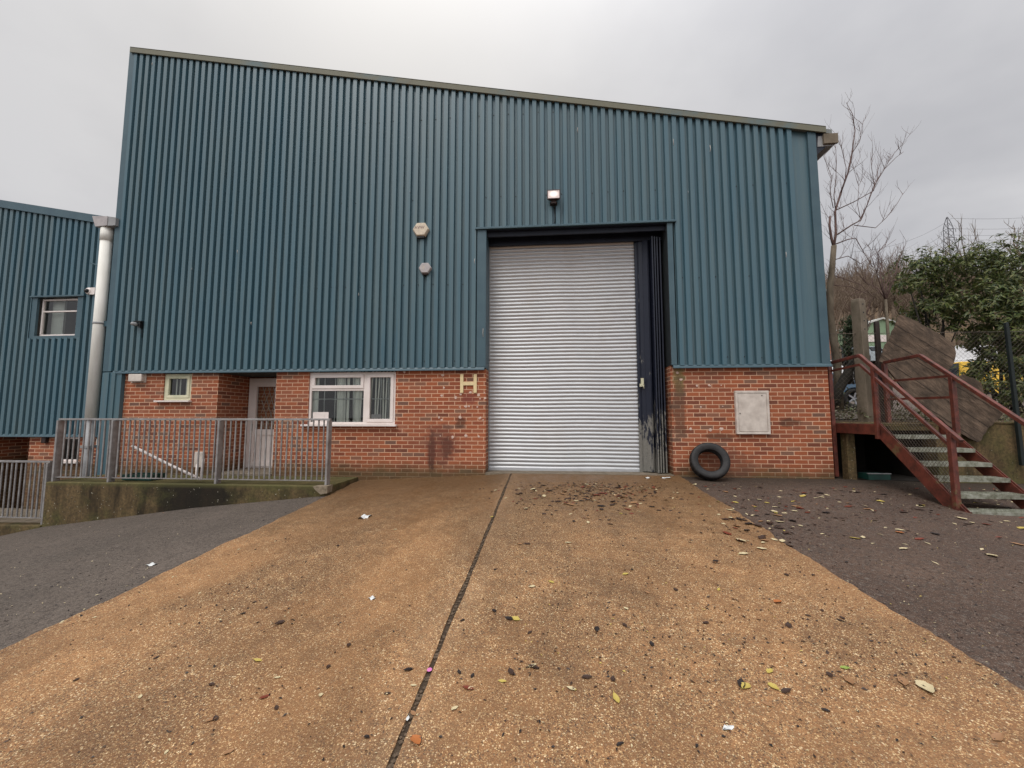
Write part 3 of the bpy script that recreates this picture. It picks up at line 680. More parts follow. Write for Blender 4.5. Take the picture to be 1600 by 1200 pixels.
for i in range(4): q.box(-2.36+.006*i, -2.30-.006*i, -.1165, -.1145, 3.955-.022*i, 3.962-.022*i)
q.build('faded_lettering', M['alarm'], bpy.data.objects['alarm_box.001'])
# floodlight
ft = thing('floodlight', 'lit halogen floodlight with rusty dark housing above the roller shutter', 'lamp', (.185, -.04, 5.24))
x, z = .185, 5.25; m = MB()
a = [(x-.125, -.19, z-.10), (x+.125, -.19, z-.10), (x+.125, -.165, z+.10), (x-.125, -.165, z+.10)]; b = [(x-.07, -.075, z-.075), (x+.07, -.075, z-.075), (x+.07, -.075, z+.05), (x-.07, -.075, z+.05)]
m.add(a+b, [(0, 1, 5, 4), (1, 2, 6, 5), (2, 3, 7, 6), (3, 0, 4, 7), (4, 5, 6, 7)])
m.add([(x-.125, -.19, z-.10), (x+.125, -.19, z-.10), (x+.125, -.165, z+.10), (x-.125, -.165, z+.10), (x-.108, -.194, z-.083), (x+.108, -.194, z-.083), (x+.108, -.172, z+.083), (x-.108, -.172, z+.083)],
      [(0, 1, 5, 4), (1, 2, 6, 5), (2, 3, 7, 6), (3, 0, 4, 7)]); m.box(x-.05, x+.05, -.15, -.06, z-.16, z-.09); m.build('housing', M['lamphouse'], ft)
m = MB(); m.quad((x-.11, -.188, z-.085), (x+.11, -.188, z-.085), (x+.11, -.166, z+.085), (x-.11, -.166, z+.085)); lg = m.build('lamp_glass', M['lampg'], ft)
m = MB(); m.bar((x-.06, -.12, z-.12), (x-.06, -.035, z-.17), .02, .006); m.bar((x+.06, -.12, z-.12), (x+.06, -.035, z-.17), .02, .006); m.tube([(x+.02, -.03, z-.16), (x+.03, -.02, z-.35), (x+.015, -.01, z-.55)], .007, 6); m.build('bracket', M['lamphouse'], ft)
# letter H
m = MB(); hx0, hx1, hz0, hz1 = -1.612, -1.292, 1.505, 1.86
m.box(hx0, hx0+.062, .004, .0285, hz0, hz1); m.box(hx1-.062, hx1, .004, .0285, hz0, hz1); m.box(hx0+.062, hx1-.062, .0045, .0285, 1.648, 1.712)
tag(m.build('letter_sign', M['hcream'], bevel=.002), 'cream raised letter H fixed on the brick beside the shutter', 'sign')
# vent box
t = thing('vent_cover', 'white rectangular vent cover on brick at the far left of the wall', 'vent', (-8.28, .03, 1.76))
MB().box(-8.43, -8.14, -.07, .03, 1.765, 1.915).build('hood', M['meter'], t, .008); MB().box(-8.445, -8.125, .015, .0285, 1.75, 1.93).build('back_plate', M['meter'], t)
# meter cupboard
t = thing('meter_cupboard', 'weathered grey white meter cupboard set in the right hand brick wall', 'cupboard', (3.67, .03, .74))
m = MB(); frame(m, 3.385, 3.955, .745, 1.515, .04, -.03, .029); m.build('frame', M['meter'], t, .003)
m = MB(); m.box(3.43, 3.915, -.022, .02, .79, 1.472); m.build('door', M['meter'], t, .006)
m = MB(); m.box(3.445, 3.46, -.028, -.02, 1.10, 1.12); m.box(3.83, 3.845, -.028, -.02, 1.42, 1.435); m.build('lock', M['black'], t)
# CCTV on the main wall
t = thing('security_camera', 'small dark spotlight camera on the cladding above the small window', 'camera', (-8.28, -.04, 2.95))
m = MB(); m.box(-8.36, -8.18, -.12, -.036, 2.985, 3.0); m.box(-8.25, -8.22, -.10, -.036, 2.86, 2.985); m.tube([(-8.235, -.04, 2.86), (-8.23, -.03, 2.66)], .006, 5); m.build('bracket', M['black'], t)
m = MB(); m.lathe([(0.001, -.07), (.035, -.06), (.042, 0), (.03, .05), (.001, .055)], 16, (-8.31, -.12, 2.93), 'y', False); m.build('camera_body', M['gpipe'], t)
# ================================================================ NEIGHBOUR BUILDING
NY = .22
def nroof(x): return 5.36 + (-9.7-x)*.19
nb = thing('warehouse', 'lower blue clad warehouse adjoining on the left with a small upper window', 'building', (-12, 8, -.9))
NW = (-11.0, -10.03, 2.80, 3.63)
def split_clad():
    mbs = cladding(-24, -9.06, .66, lambda x: nroof(x), -9.12, (-11.13, -9.90, 3.66), NY)
    mb2 = cladding(-11.13, -9.90, .66, lambda x: 2.74, -9.12, None, NY)
    b = len(mbs.v); mbs.v += mb2.v; mbs.f += [tuple(i+b for i in f) for f in mb2.f]; mbs.sm += mb2.sm; return mbs
split_clad().build('cladding', M['clad'], nb, fix=False)
m = MB(); m.box(-11.14, NW[0], NY-.045, NY, 2.72, 3.64); m.box(NW[1], -9.89, NY-.045, NY, 2.72, 3.64); m.box(NW[0], NW[1], NY-.045, NY, 2.72, NW[2]-.01); m.box(-11.15, -9.86, NY-.08, NY, 3.64, 3.67); m.build('window_surround', M['flash'], nb)
m = MB(); frame(m, NW[0]+.02, NW[1]-.005, NW[2], NW[3]-.01, .035, NY+.03, NY+.08); m.box(NW[0]+.05, NW[1]-.03, NY+.035, NY+.08, 3.33, 3.36); nw = m.build('window', M['upvc'], nb, .003)
m = MB(); m.quad((NW[0]+.03, NY+.06, 2.82), (NW[1]-.02, NY+.06, 2.82), (NW[1]-.02, NY+.06, 3.61), (NW[0]+.03, NY+.06, 3.61)); m.build('pane', M['glass'], nw)
room(-11.2, -9.9, NY+.1, NY+.9, 2.6, 3.75, M['lroom'], nb)
m = MB(); m.box(-10.95, -10.66, NY+.2, NY+.24, 2.75, 3.7); m.build('blind', M['curt'], nw)
m = MB(); m.prism([(NY-.062, .63), (NY-.058, .655), (NY-.040, .69), (NY+.02, .69), (NY+.02, .66), (NY-.045, .635)], 'x', -24, -9.05); m.build('drip_flashing', M['flash'], nb)
m = MB(); x0, x1 = -24.2, -9.40
m.add([(x0, NY-.09, nroof(x0)-.1), (x0, NY+.2, nroof(x0)-.1), (x0, NY+.2, nroof(x0)+.07), (x0, NY-.09, nroof(x0)+.07), (x1, NY-.09, nroof(x1)-.1), (x1, NY+.2, nroof(x1)-.1), (x1, NY+.2, nroof(x1)+.07), (x1, NY-.09, nroof(x1)+.07)],
      [(0, 1, 2, 3), (4, 7, 6, 5), (0, 4, 5, 1), (1, 5, 6, 2), (2, 6, 7, 3), (3, 7, 4, 0)]); m.build('verge_trim', M['flash'], nb)
m = MB(); m.quad((-24, NY+.02, nroof(-24)), (-9.2, NY+.02, nroof(-9.2)), (-9.2, 16, nroof(-9.2)), (-24, 16, nroof(-24))); m.build('roof', M['roofg'], nb)
m = MB(); NB2 = (-10.27, -9.80, .12, .62)
rect_wall(m, -24, -9.0, -1.9, .66, [(-12.3, -10.98, -1.2, .66), NB2], lambda u, v: (u, NY+.04, v))
m.quad((-10.98, NY+.04, -1.2), (-10.98, NY+1.1, -1.2), (-10.98, NY+1.1, .66), (-10.98, NY+.04, .66)); m.quad((-12.3, NY+.04, -1.2), (-12.3, NY+1.1, -1.2), (-12.3, NY+1.1, .66), (-12.3, NY+.04, .66))
m.quad((-12.3, NY+1.1, -1.2), (-10.98, NY+1.1, -1.2), (-10.98, NY+1.1, .66), (-12.3, NY+1.1, .66)); m.quad((-12.3, NY, .66), (-10.98, NY, .66), (-10.98, NY+1.1, .66), (-12.3, NY+1.1, .66))
m.build('brick_wall', M['brick'], nb, fix=False)
m = MB(); frame(m, NB2[0], NB2[1], NB2[2], NB2[3], .035, NY+.05, NY+.10); w3 = m.build('window', M['upvc'], nb)
MB().box(NB2[0]-.05, NB2[1]+.05, NY-.04, NY+.08, .085, .118).build('sill', M['upvc'], w3)
m = MB(); m.quad((NB2[0], NY+.08, NB2[2]), (NB2[1], NY+.08, NB2[2]), (NB2[1], NY+.08, NB2[3]), (NB2[0], NY+.08, NB2[3])); m.build('pane', M['glass'], w3)
room(-10.4, -9.7, NY+.1, NY+.7, 0, .7, M['room'], nb)
MB().box(-10.62, -10.52, NY-.03, NY+.04, .50, .62).build('wall_light', M['lamphouse'], nb, .01)
# gutter end box and big downpipe
m = MB(); m.prism([(-9.49, 5.27), (-9.13, 5.25), (-9.13, 5.05), (-9.40, 5.04)], 'y', -.12, 16); gb = m.build('valley_gutter', M['alarm2'], nb)
m = MB(); m.prism([(-9.125, 5.25), (-8.95, 5.22), (-8.95, 5.05), (-9.125, 5.05)], 'y', -.11, .0); m.build('gutter_outlet', M['gpipe'], gb)
m = MB(); m.tube([(-9.255, .0, 5.06), (-9.255, .0, 1.02)], .098, 20); dp = m.build('downpipe', M['wpipe'], nb)
m = MB(); m.tube([(-9.255, .0, 5.03), (-9.255, .0, 4.76)], .107, 20); m.build('pipe_collar', M['wpipe'], dp); m = MB(); m.tube([(-9.255, .0, 2.97), (-9.255, .0, 3.01)], .106, 20); m.build('pipe_collar', M['gpipe'], dp)
m = MB(); m.tube([(-9.28, .02, 1.02), (-9.28, .02, -.9)], .075, 14); m.box(-9.38, -9.18, -.06, .18, .42, .47); m.tube([(-9.25, -.02, .95), (-9.28, -.03, -.2)], .018, 6); m.build('lower_pipe', M['gpipe'], dp)
m = MB(); m.tube([(-9.33, .0, 4.22), (-9.58, .0, 4.30)], .012, 6); m.box(-9.25, -9.1, .04, .2, 4.86, 4.89); m.box(-9.25, -9.05, .04, .2, 4.58, 4.60); m.box(-9.25, -9.06, .0, .2, 2.93, 3.04); m.build('pipe_bracket', M['flash'], dp)
MB().box(-9.2, -8.95, .10, .16, -.9, 5.2).build('gap_closer', M['clad'], nb)
m = MB(); m.box(-9.10, -9.0, .0, .04, .48, .60); m.build('junction_box', M['meter'], nb)
t = thing('security_camera', 'white dome camera beside the big white downpipe on the left building', 'camera', (-9.72, NY-.04, 3.70))
m = MB(); m.lathe([(.001, -.0), (.075, 0), (.078, -.05), (.06, -.075), (.001, -.076)], 20, (-9.74, NY-.037, 3.74), 'y', False); m.box(-9.70, -9.58, NY-.10, NY-.036, 3.66, 3.81); m.build('housing', M['upvc'], t)
m = MB(); m.lathe([(.045, -.0), (.04, -.03), (.022, -.045), (.001, -.05)], 16, (-9.745, NY-.112, 3.735), 'y', False); m.build('lens', M['black'], t)
# ================================================================ RETAINING WALLS, RAILINGS (left)
WY = -1.05; RT_ = -.085
m = MB(); q = []
xsw = [-8.73, -7.34, -5.9, -4.6, -3.56]
for i, (a, b) in enumerate(zip(xsw, xsw[1:])): m.box(a, b, WY, WY+.22, P(a)-.4, RT_)
m2 = MB(); m2.add([(-8.73, WY, -1.6), (-3.56, WY, -.7), (-3.56, WY, RT_), (-8.73, WY, RT_), (-8.73, WY+.22, -1.6), (-3.56, WY+.22, -.7), (-3.56, WY+.22, RT_), (-8.73, WY+.22, RT_)],
                  [(0, 1, 2, 3), (7, 6, 5, 4), (0, 4, 5, 1), (1, 5, 6, 2), (2, 6, 7, 3), (3, 7, 4, 0)])
m2.box(-8.73, -8.52, WY+.22, .0, -1.6, RT_)
rw = thing('retaining_wall', 'low mossy concrete retaining wall with black stains under the left railings', 'wall', (-6.1, WY, -.6))
m2.build('wall', M['moss'], rw, .012)
m = MB(); m.prism([(-3.80, -.085), (-3.545, -.075), (-3.55, -.19), (-3.66, -.21), (-3.74, -.15)], 'y', WY-.06, WY+.10); m.build('broken_mortar_end', simple('pale_mortar', (.30, .24, .17), (.14, .11, .07), .9, 0, 20, .6), rw)
struct('walkway', MB().box(-8.52, -3.58, WY+.2, .03, -.5, RT_-.012), M['moss'])
m = MB(); m.add([(-16, WY, -2.6), (-8.76, WY, -1.6), (-8.76, WY, -.835), (-16, WY, -.95), (-16, WY+.22, -2.6), (-8.76, WY+.22, -1.6), (-8.76, WY+.22, -.835), (-16, WY+.22, -.95)],
                [(0, 1, 2, 3), (7, 6, 5, 4), (0, 4, 5, 1), (1, 5, 6, 2), (2, 6, 7, 3), (3, 7, 4, 0)])
tag(m.build('retaining_wall', M['moss'], bevel=.01), 'low kerb like retaining wall under the lower railing at the left edge', 'wall')
struct('lower_walkway', MB().box(-24, -8.75, WY+.2, .3, -1.9, -.88), M['cpost'])
def railing(label, x0, x1, posts, zt, zb, step, foot, group=None):
    t = thing('railing', label, 'railing', (x0, WY+.1, zb), group); Y = WY+.10
    a = bpy.data.objects.new('x', None); bpy.data.objects.remove(a)
    pm = None
    for i, x in enumerate(posts):
        MB().box(x-.018, x+.018, Y-.055, Y+.055, zb-foot, zt-.002).build('post', M['galv'], t, .002)
        if foot: 
            MB().box(x-.035, x+.035, Y-.03, Y+.03, zb-foot, zb-foot+.012).build('foot_plate', M['galv'], t)
    for p0, p1 in zip(posts, posts[1:]):
        MB().box(p0-.02, p1+.02 if p1 == posts[-1] else p1-.02, Y-.026, Y+.026, zt, zt+.034).build('handrail', M['galv'], t, .003)
        MB().box(p0+.012, p1-.012, Y-.02, Y+.02, zb+.065, zb+.078).build('bottom_rail', M['galv'], t)
        n = int(round((p1-p0)/step)); proto = None
        for k in range(1, n):
            x = p0+(p1-p0)*k/n
            if proto is None:
                proto = MB().tube([(x, Y, zb+.075), (x, Y, zt)], .0135, 8, False).build('baluster', M['galv'], t); bx = x
            else:
                c = proto.copy(); COL.objects.link(c); c.parent = t; c.location = (x-bx, random.uniform(-.004, .004), 0); c.rotation_euler = (0, random.uniform(-.004, .004), 0)
    return t
railing('grey galvanised railing of three panels on the mossy wall before the entrance', -8.67, -3.64, [-8.67, -7.60, -5.60, -3.64], .99, -.085, .0935, .0)
t2 = railing('grey galvanised railing at the left edge, lower than the other one', -12.9, -8.80, [-12.8, -10.8, -8.80], .235, -.80, .0935, .03)
# white broken pipe behind the railing
t = thing('plastic_pipe', 'broken white plastic pipe leaning behind the railing bars', 'pipe', (-6.0, -.85, -.08))
p1, p2, p3 = atY(207, 697, -.80), atY(314, 749, -.90), atY(318, 717, -.88)
m = MB(); m.tube([p1, p1*.45+p2*.55 + Vector((0, 0, -.01)), p2], .024, 8); m.tube([p2, p3], .022, 8); m.build('pipe_run', M['upvc'], t)
p = atY(313, 717, .02); t = thing('outlet_box', 'pale square outlet box low on the brick behind the railing', 'box', (p.x, .03, p.z))
MB().box(p.x-.09, p.x+.09, -.03, .028, p.z-.16, p.z+.14).build('cover', M['meter'], t, .008)
MB().tube([(p.x, -.04, p.z-.1), (p.x, -.05, p.z-.5)], .022, 8).build('waste_pipe', M['upvc'], t)
m = MB(); m.prism([(-8.25, -.6), (-7.42, -.55), (-7.42, -.50), (-8.25, -.45)], 'z', RT_-.01, RT_+.035)
tag(m.build('timber_plank', M['timber']), 'orange brown plank lying on the walkway behind the railing', 'plank')
t = thing('plastic_tray', 'dark green plastic tray on the walkway behind the railing post', 'tray', (-7.35, -.62, RT_))
m = MB(); m.box(-7.62, -7.05, -.75, -.73, RT_, RT_+.10); m.box(-7.62, -7.05, -.50, -.48, RT_, RT_+.10); m.box(-7.62, -7.6, -.73, -.5, RT_, RT_+.10); m.box(-7.07, -7.05, -.73, -.5, RT_, RT_+.10); m.box(-7.6, -7.07, -.73, -.5, RT_, RT_+.012); m.build('tray', M['gtray'], t)
# ================================================================ STAIRS (right)
SXL, SXR = 5.30, 6.22
st = thing('staircase', 'rusty red steel stair with mossy grey treads up to the car park', 'stairs', (5.76, -1.2, -.15))
m = MB(); m.box(SXL, SXL+.03, -.62, .44, .76, .935); m.box(SXL+.03, SXL+.06, -.60, .44, .76, .78); m.build('landing_fascia', M['red'], st, .004)
MB().box(SXL+.035, SXR, -.62, .44, .90, .945).build('landing', M['moss'], st, .004)
def stringer(X):
    m = MB(); m.prism([(-.55, .935), (-.62, .935), (-1.93, -.235), (-1.93, -.30), (-1.72, -.30), (-.55, .745)], 'x', X, X+.012)
    for dz in (0, -.185):
        pass
    m.bar((X+.02, -.60, .93), (X+.02, -1.93, -.235), .05, .008, (1, 0, 0)); return m.build('stringer', M['red'], st)
stringer(SXL); stringer(SXR)
tr = None
for i in range(6):
    yf, z = -.865-.205*i, .772-.182*i
    if tr is None:
        m = MB(); m.box(SXL+.02, SXR-.005, yf, yf+.235, z-.005, z); m.box(SXL+.02, SXR-.005, yf, yf+.005, z-.055, z-.005); m.box(SXL+.02, SXR-.005, yf+.23, yf+.235, z-.045, z-.005)
        for a in range(30): 
            for b_ in range(7): m.box(SXL+.04+a*.029, SXL+.057+a*.029, yf+.015+b_*.031, yf+.02+b_*.031, z, z+.003, Matrix.Rotation(.8 if (a+b_) % 2 else -.8, 3, 'Z'))
        tr = m.build('tread', M['tread'], st)
    else:
        c = tr.copy(); COL.objects.link(c); c.parent = st; c.location = (0, -.205*i, -.182*i)
# posts
def hole_post(X, Y, z0, z1): return MB().box(X-.032, X+.032, Y-.03, Y+.03, z0, z1).build('post', M['red'], st, .003)
hole_post(SXL-.035, .38, -.03, 2.03)
hole_post(SXL-.005, -.58, .70, 1.84); hole_post(SXL-.005, -1.73, -.20, .83)
hole_post(SXR+.02, -.80, .45, 1.66); hole_post(SXR+.02, .40, .9, 2.03); hole_post(SXR+.02, -1.95, -.25, .63)
sl = .874
def rail(X, pts, w=.052): 
    m = MB()
    for a, b in zip(pts, pts[1:]): m.bar((X, a[0], a[1]), (X, b[0], b[1]), w, w, (0, 0, 1))
    return m.build('handrail', M['red'], st, .004)
rail(SXL-.005, [(.40, 2.05), (-.31, 2.085), (-1.86, .735)]); rail(SXR+.02, [(.40, 2.05), (-.31, 2.075), (-2.15, .59)])
def mrail(X, pts, w=.036):
    m = MB()
    for a, b in zip(pts, pts[1:]): m.bar((X, a[0], a[1]), (X, b[0], b[1]), w, w, (0, 0, 1))
    return m.build('middle_rail', M['red'], st)
mrail(SXL-.005, [(.38, 1.90), (-.31, 1.93), (-1.73, .66)])
for dz in (1.70, 1.37): 
    mrail(SXR+.02, [(.40, dz), (-.78, dz-.02)])
# chain link infill under the left rail
m = MB()
def inside(y, z):
    top = 1.93 if y > -.31 else 1.93 - (-.31-y)*.89
    bot = .95 if y > -.62 else .95 - (-.62-y)*.893
    return bot < z < top and -1.72 < y < -.50
for sg in (1, -1):
    for k in range(-70, 90):
        run = []
        for j in range(0, 120):
            y = .36 - j*.02; z = k*.062 + sg*(y)*1.25
            if inside(y, z): run.append((SXL-.002, y, z))
            else:
                if len(run) > 1: m.tube([run[0], run[-1]], .0026, 3, False)
                run = []
        if len(run) > 1: m.tube([run[0], run[-1]], .0026, 3, False)
m.build('mesh_infill', M['wire'], st, fix=False)
MB().box(SXL+.06, SXL+.20, .20, .36, -.1, .90).build('support_post', M['moss'], st, .01)
# concrete retaining wall behind the stair
cw = MB().box(7.05, 30, .44, .72, -.6, .955); cv = MB(); cv.box(5.02, 7.05, 2.1, 2.3, -.6, .80); cv.box(5.02, 7.049, .50, 2.3, .80, .92); cv.box(7.05, 7.2, .722, 2.1, -.6, .8); cv.box(5.02, 7.05, .45, 2.1, -.3, -.10); cw.box(5.02, 7.05, .44, .50, .80, .955)
tag(cw.build('retaining_wall', M['moss'], bevel=.006), 'concrete retaining wall of the car park behind the red stair', 'wall')
tag(cv.build('void_shade_lining', M['void_dark']), kind='structure')  # added void lining, coloured dark so the space under the stair reads as shade
t = thing('plastic_crate', 'dark green plastic crate on the ground beneath the stair landing', 'crate', (5.62, -.05, -.03))
m = MB(); x0, x1, y0, y1, z0 = 5.62, 5.98, .12, .36, P(5.6)
m.box(x0, x1, y0, y0+.02, z0, z0+.10); m.box(x0, x1, y1-.02, y1, z0, z0+.10); m.box(x0, x0+.02, y0+.02, y1-.02, z0, z0+.10); m.box(x1-.02, x1, y0+.02, y1-.02, z0, z0+.10); m.build('sides', M['gtray'], t)
MB().box(x0-.01, x1+.01, y0-.01, y0+.02, z0+.10, z0+.115).build('rim', M['gpipe'], t)
# fence posts and chain link
def post(mat, name, label, cx, cy, w, d, z0, z1, rot, lean=0., holes=False, cat='post'):
    t = thing(name, label, cat, (cx, cy, z0)); m = MB(); b = w*.5; c = d*.5
    rz = Matrix.Rotation(rot, 3, 'Z'); vs = []
    for z, k in ((z0, 1.08), (z1-.06, .95), (z1, .8)):
        for u, v in ((-b, -c), (b, -c), (b, c), (-b, c)): q = rz @ Vector((u*k, v*k, 0)); vs.append((cx+q.x+lean*(z-z0), cy+q.y, z))
    m.add(vs, [(0, 1, 5, 4), (1, 2, 6, 5), (2, 3, 7, 6), (3, 0, 4, 7), (4, 5, 9, 8), (5, 6, 10, 9), (6, 7, 11, 10), (7, 4, 8, 11), (8, 9, 10, 11), (3, 2, 1, 0)])
    m.build('shaft', mat, t, .006)
    if holes:
        m = MB()
        for k in range(4): 
            q = rz @ Vector((.0, -c*.99, 0)); z = z1-.12-.17*k; m.tube([(cx+q.x+lean*(z-z0), cy+q.y+.01, z), (cx+q.x+lean*(z-z0)-.004, cy+q.y-.006, z)], .013, 8)
        m.build('bolt_holes', M['black'], t)
    return t
pc = atY(1352, 655, 1.0)
post(M['cpost'], 'fence_post', 'thick weathered concrete fence post rising behind the stair landing', pc.x+.02, 1.0, .19, .17, .9, 3.42, .42, 0., True)
ps = atY(1379, 655, 1.0); post(M['dsteel'], 'fence_post', 'thin rusty dark steel fence post just right of the concrete post', ps.x, 1.0, .085, .06, .9, 2.96, 0., .01)
pf = atY(1590, 655, .36); post(M['gsteel'], 'fence_post', 'tall dark green steel fence post in front of the laurel at the right edge', pf.x, .36, .055, .055, .2, 2.75, 0., -.01)
t = thing('chain_link_fence', 'rusty chain link fence panel on the car park wall behind the stair', 'fence', (7.5, .98, .95)); m = MB()
for k in range(-40, 75):
    for sg in (1, -1):
        xa = 5.3+k*.085; pts = []
        a0 = max(5.3, xa if sg > 0 else xa-0); z_at = lambda x: .96 + sg*(x-xa)
        lo, hi = (xa, xa+1.75) if sg > 0 else (xa-1.75, xa)
        lo2, hi2 = max(lo, 5.3), min(hi, 9.4)
        if hi2 > lo2: m.tube([(lo2, .98, z_at(lo2)), (hi2, .98, z_at(hi2))], .0016, 3, False)
m.build('mesh', M['wire'], t, fix=False); MB().tube([(5.3, .98, 2.72), (9.4, .98, 2.70)], .006, 5).build('top_wire', M['wire'], t)
# rotting boards leaning on the fence
def board(name, label, poly, Y, thick, tilt, seed, warp=.025):
    random.seed(seed); pts = []
    for (a, b) in zip(poly, poly[1:]+poly[:1]):
        n = max(2, int(math.hypot(b[0]-a[0], b[1]-a[1])/7)); 
        for k in range(n):
            u = k/n; pts.append((a[0]+(b[0]-a[0])*u + (random.random()-.5)*3.2*(1 if k else .3), a[1]+(b[1]-a[1])*u + (random.random()-.5)*3.2*(1 if k else .3)))
    P3 = [atY(x, y, Y) for x, y in pts]; cx = sum(p.x for p in P3)/len(P3); cz = sum(p.z for p in P3)/len(P3)
    rings = []; m = MB(); n = len(P3)
    def yoff(p): return warp*math.sin((p.x+p.z)*3.1) + (p.z-.9)*tilt
    for s_, dy in ((1, 0), (.8, 0), (.6, .01), (.35, -.012)):
        rings.append([Vector((cx+(p.x-cx)*s_, 0, cz+(p.z-cz)*s_)) for p in P3])
    vs = []
    for side in (0, 1):
        for ri, rg in enumerate(rings):
            for p in rg: vs.append((p.x, Y + yoff(p) + (thick if side else 0) + (random.random()-.5)*.006, p.z))
        vs.append((cx, Y+yoff(Vector((cx, 0, cz)))+(thick if side else 0), cz))
    K = 4*n+1; fsx = []
    for side in (0, 1):
        o = side*K
        for ri in range(3):
            for i in range(n): fsx.append((o+ri*n+i, o+ri*n+(i+1) % n, o+(ri+1)*n+(i+1) % n, o+(ri+1)*n+i))
        for i in range(n): fsx.append((o+3*n+i, o+3*n+(i+1) % n, o+4*n))
    for i in range(n): fsx.append((i, (i+1) % n, K+(i+1) % n, K+i))
    m.add(vs, fsx, False); o = m.build(name, M['board']); o.rotation_euler = (0, 0, 0); tag(o, label, 'board'); return o
b1 = board('weathered_board', 'upper brown rotting board with straight edge leaning behind the stair', [(1385, 563), (1419, 488), (1446, 497), (1503, 534), (1502, 556), (1486, 584), (1440, 590)], .42, .03, .10, 3)
b2 = board('weathered_board', 'lower brown rotting board with torn right edge under the other board', [(1389, 568), (1440, 560), (1487, 578), (1497, 590), (1510, 584), (1536, 598), (1541, 617), (1568, 646), (1553, 664), (1528, 691), (1500, 676), (1455, 645), (1412, 604)], .34, .03, .06, 5)
for b_ in (b1, b2): pass
random.seed(11)
# ================================================================ TYRE
t = thing('car_tyre', 'worn black car tyre leaning against the brick wall', 'tyre', (2.83, -.10, P(2.9)))
prof = [(.188, -.075), (.200, -.085), (.26, -.105), (.295, -.100), (.312, -.085), (.316, -.055), (.308, -.050), (.308, -.042), (.318, -.040), (.320, -.012), (.310, -.010), (.310, .010), (.320, .012), (.318, .040), (.308, .042), (.308, .050), (.316, .055), (.312, .085), (.295, .100), (.26, .105), (.200, .085), (.188, .075), (.215, .06), (.27, .05), (.285, 0), (.27, -.05), (.225, -.06)]
m = MB(); m.lathe(prof, 96, (0, 0, 0), 'y', True, lambda i, j, r: r - (.012 if (5 <= j <= 16 and i % 4 == 0) else 0))
rot = Matrix.Rotation(R(-10), 3, 'Z') @ Matrix.Rotation(R(-20), 3, 'X')
cz = P(2.9) + .305
zmin = min((rot @ v).z for v in m.v); ymax = max((rot @ v).y for v in m.v)
m.v = [rot @ v + Vector((2.83, .02-ymax, P(2.9)-.03 - zmin)) for v in m.v]
m.build('tread_casing', M['rubber'], t, fix=False)
# ================================================================ BACKGROUND: vegetation
def stroke(m, pts, r0, r1, n=6):
    k = len(pts); m.tube(pts, [r0+(r1-r0)*i/(k-1) for i in range(k)], n, True)
def twigs(m, base, d, r, length, depth, rng, n=4, up=.25):
    """recursive bare branching"""
    steps = 4; p = Vector(base); dd = Vector(d).normalized(); pts = [p.copy()]
    for i in range(steps):
        dd = (dd + Vector((rng.uniform(-1, 1), rng.uniform(-1, 1), rng.uniform(-.6, 1)*1))*.16 + Vector((0, 0, up*.25))).normalized()
        p = p + dd*length/steps; pts.append(p.copy())
    m.tube(pts, [r*(1-.55*i/steps) for i in range(steps+1)], n if r > .012 else 3, False)
    if depth <= 0: return
    for k in range(rng.choice((2, 3, 3, 4))):
        i = rng.randint(1, steps); q = pts[i]; ax = Vector((rng.uniform(-1, 1), rng.uniform(-1, 1), rng.uniform(-.1, .9))).normalized()
        nd = (dd*.75 + ax*.75).normalized(); twigs(m, q, nd, r*rng.uniform(.45, .62), length*rng.uniform(.55, .78), depth-1, rng, n, up)
# the near bare tree by the wall
rng = random.Random(5)
bt = thing('bare_tree', 'leafless young tree beside the right corner of the tall building', 'tree', atY(1306, 655, 1.5))
def pxl(pts, Y0=1.5, dy=0.):
    return [atY(x, y, Y0 + dy*i) for i, (x, y) in enumerate(pts)]
tr_ = MB(); T = pxl([(1312, 640), (1309, 600), (1308, 565), (1302, 530), (1297, 490), (1297, 450), (1300, 420), (1303, 384)]); stroke(tr_, T, .080, .050, 10); tr_.build('trunk', M['bark'], bt)
br = MB()
main = [
 ([(1303, 386), (1299, 372), (1296, 352), (1297, 338)], .045, .025, 0.), ([(1303, 384), (1306, 366), (1305, 330), (1314, 300), (1325, 270), (1331, 240), (1336, 205), (1332, 178), (1322, 160)], .040, .005, .01),
 ([(1304, 382), (1325, 374), (1337, 372), (1350, 395), (1364, 418)], .020, .006, -.06), ([(1306, 368), (1330, 352), (1345, 344), (1355, 320), (1366, 290), (1382, 264), (1400, 246), (1412, 237)], .024, .004, -.05),
 ([(1307, 328), (1335, 315), (1365, 298), (1371, 278), (1372, 255)], .018, .004, .05), ([(1335, 352), (1368, 356), (1385, 340), (1402, 318), (1411, 302)], .014, .004, .05),
 ([(1303, 406), (1325, 400), (1345, 412), (1371, 394), (1400, 374)], .015, .004, .06), ([(1305, 325), (1303, 305), (1306, 280), (1307, 250), (1305, 222)], .016, .004, .04),
 ([(1302, 325), (1297, 302), (1299, 275), (1290, 252), (1287, 233)], .013, .004, .03), ([(1314, 300), (1320, 285), (1322, 262), (1316, 235), (1313, 218)], .012, .004, -.05),
 ([(1331, 240), (1343, 222), (1347, 200), (1350, 184)], .009, .003, .03), ([(1325, 270), (1336, 262), (1344, 246)], .008, .003, .03), ([(1366, 290), (1362, 262), (1360, 238)], .010, .003, -.04),
 ([(1345, 344), (1340, 320), (1342, 290), (1353, 268)], .010, .003, .06), ([(1382, 264), (1392, 246), (1405, 230)], .008, .003, .03), ([(1302, 430), (1320, 436), (1345, 445), (1362, 462)], .014, .005, .02), ([(1300, 445), (1330, 448), (1352, 458), (1368, 466)], .013, .004, .1)]
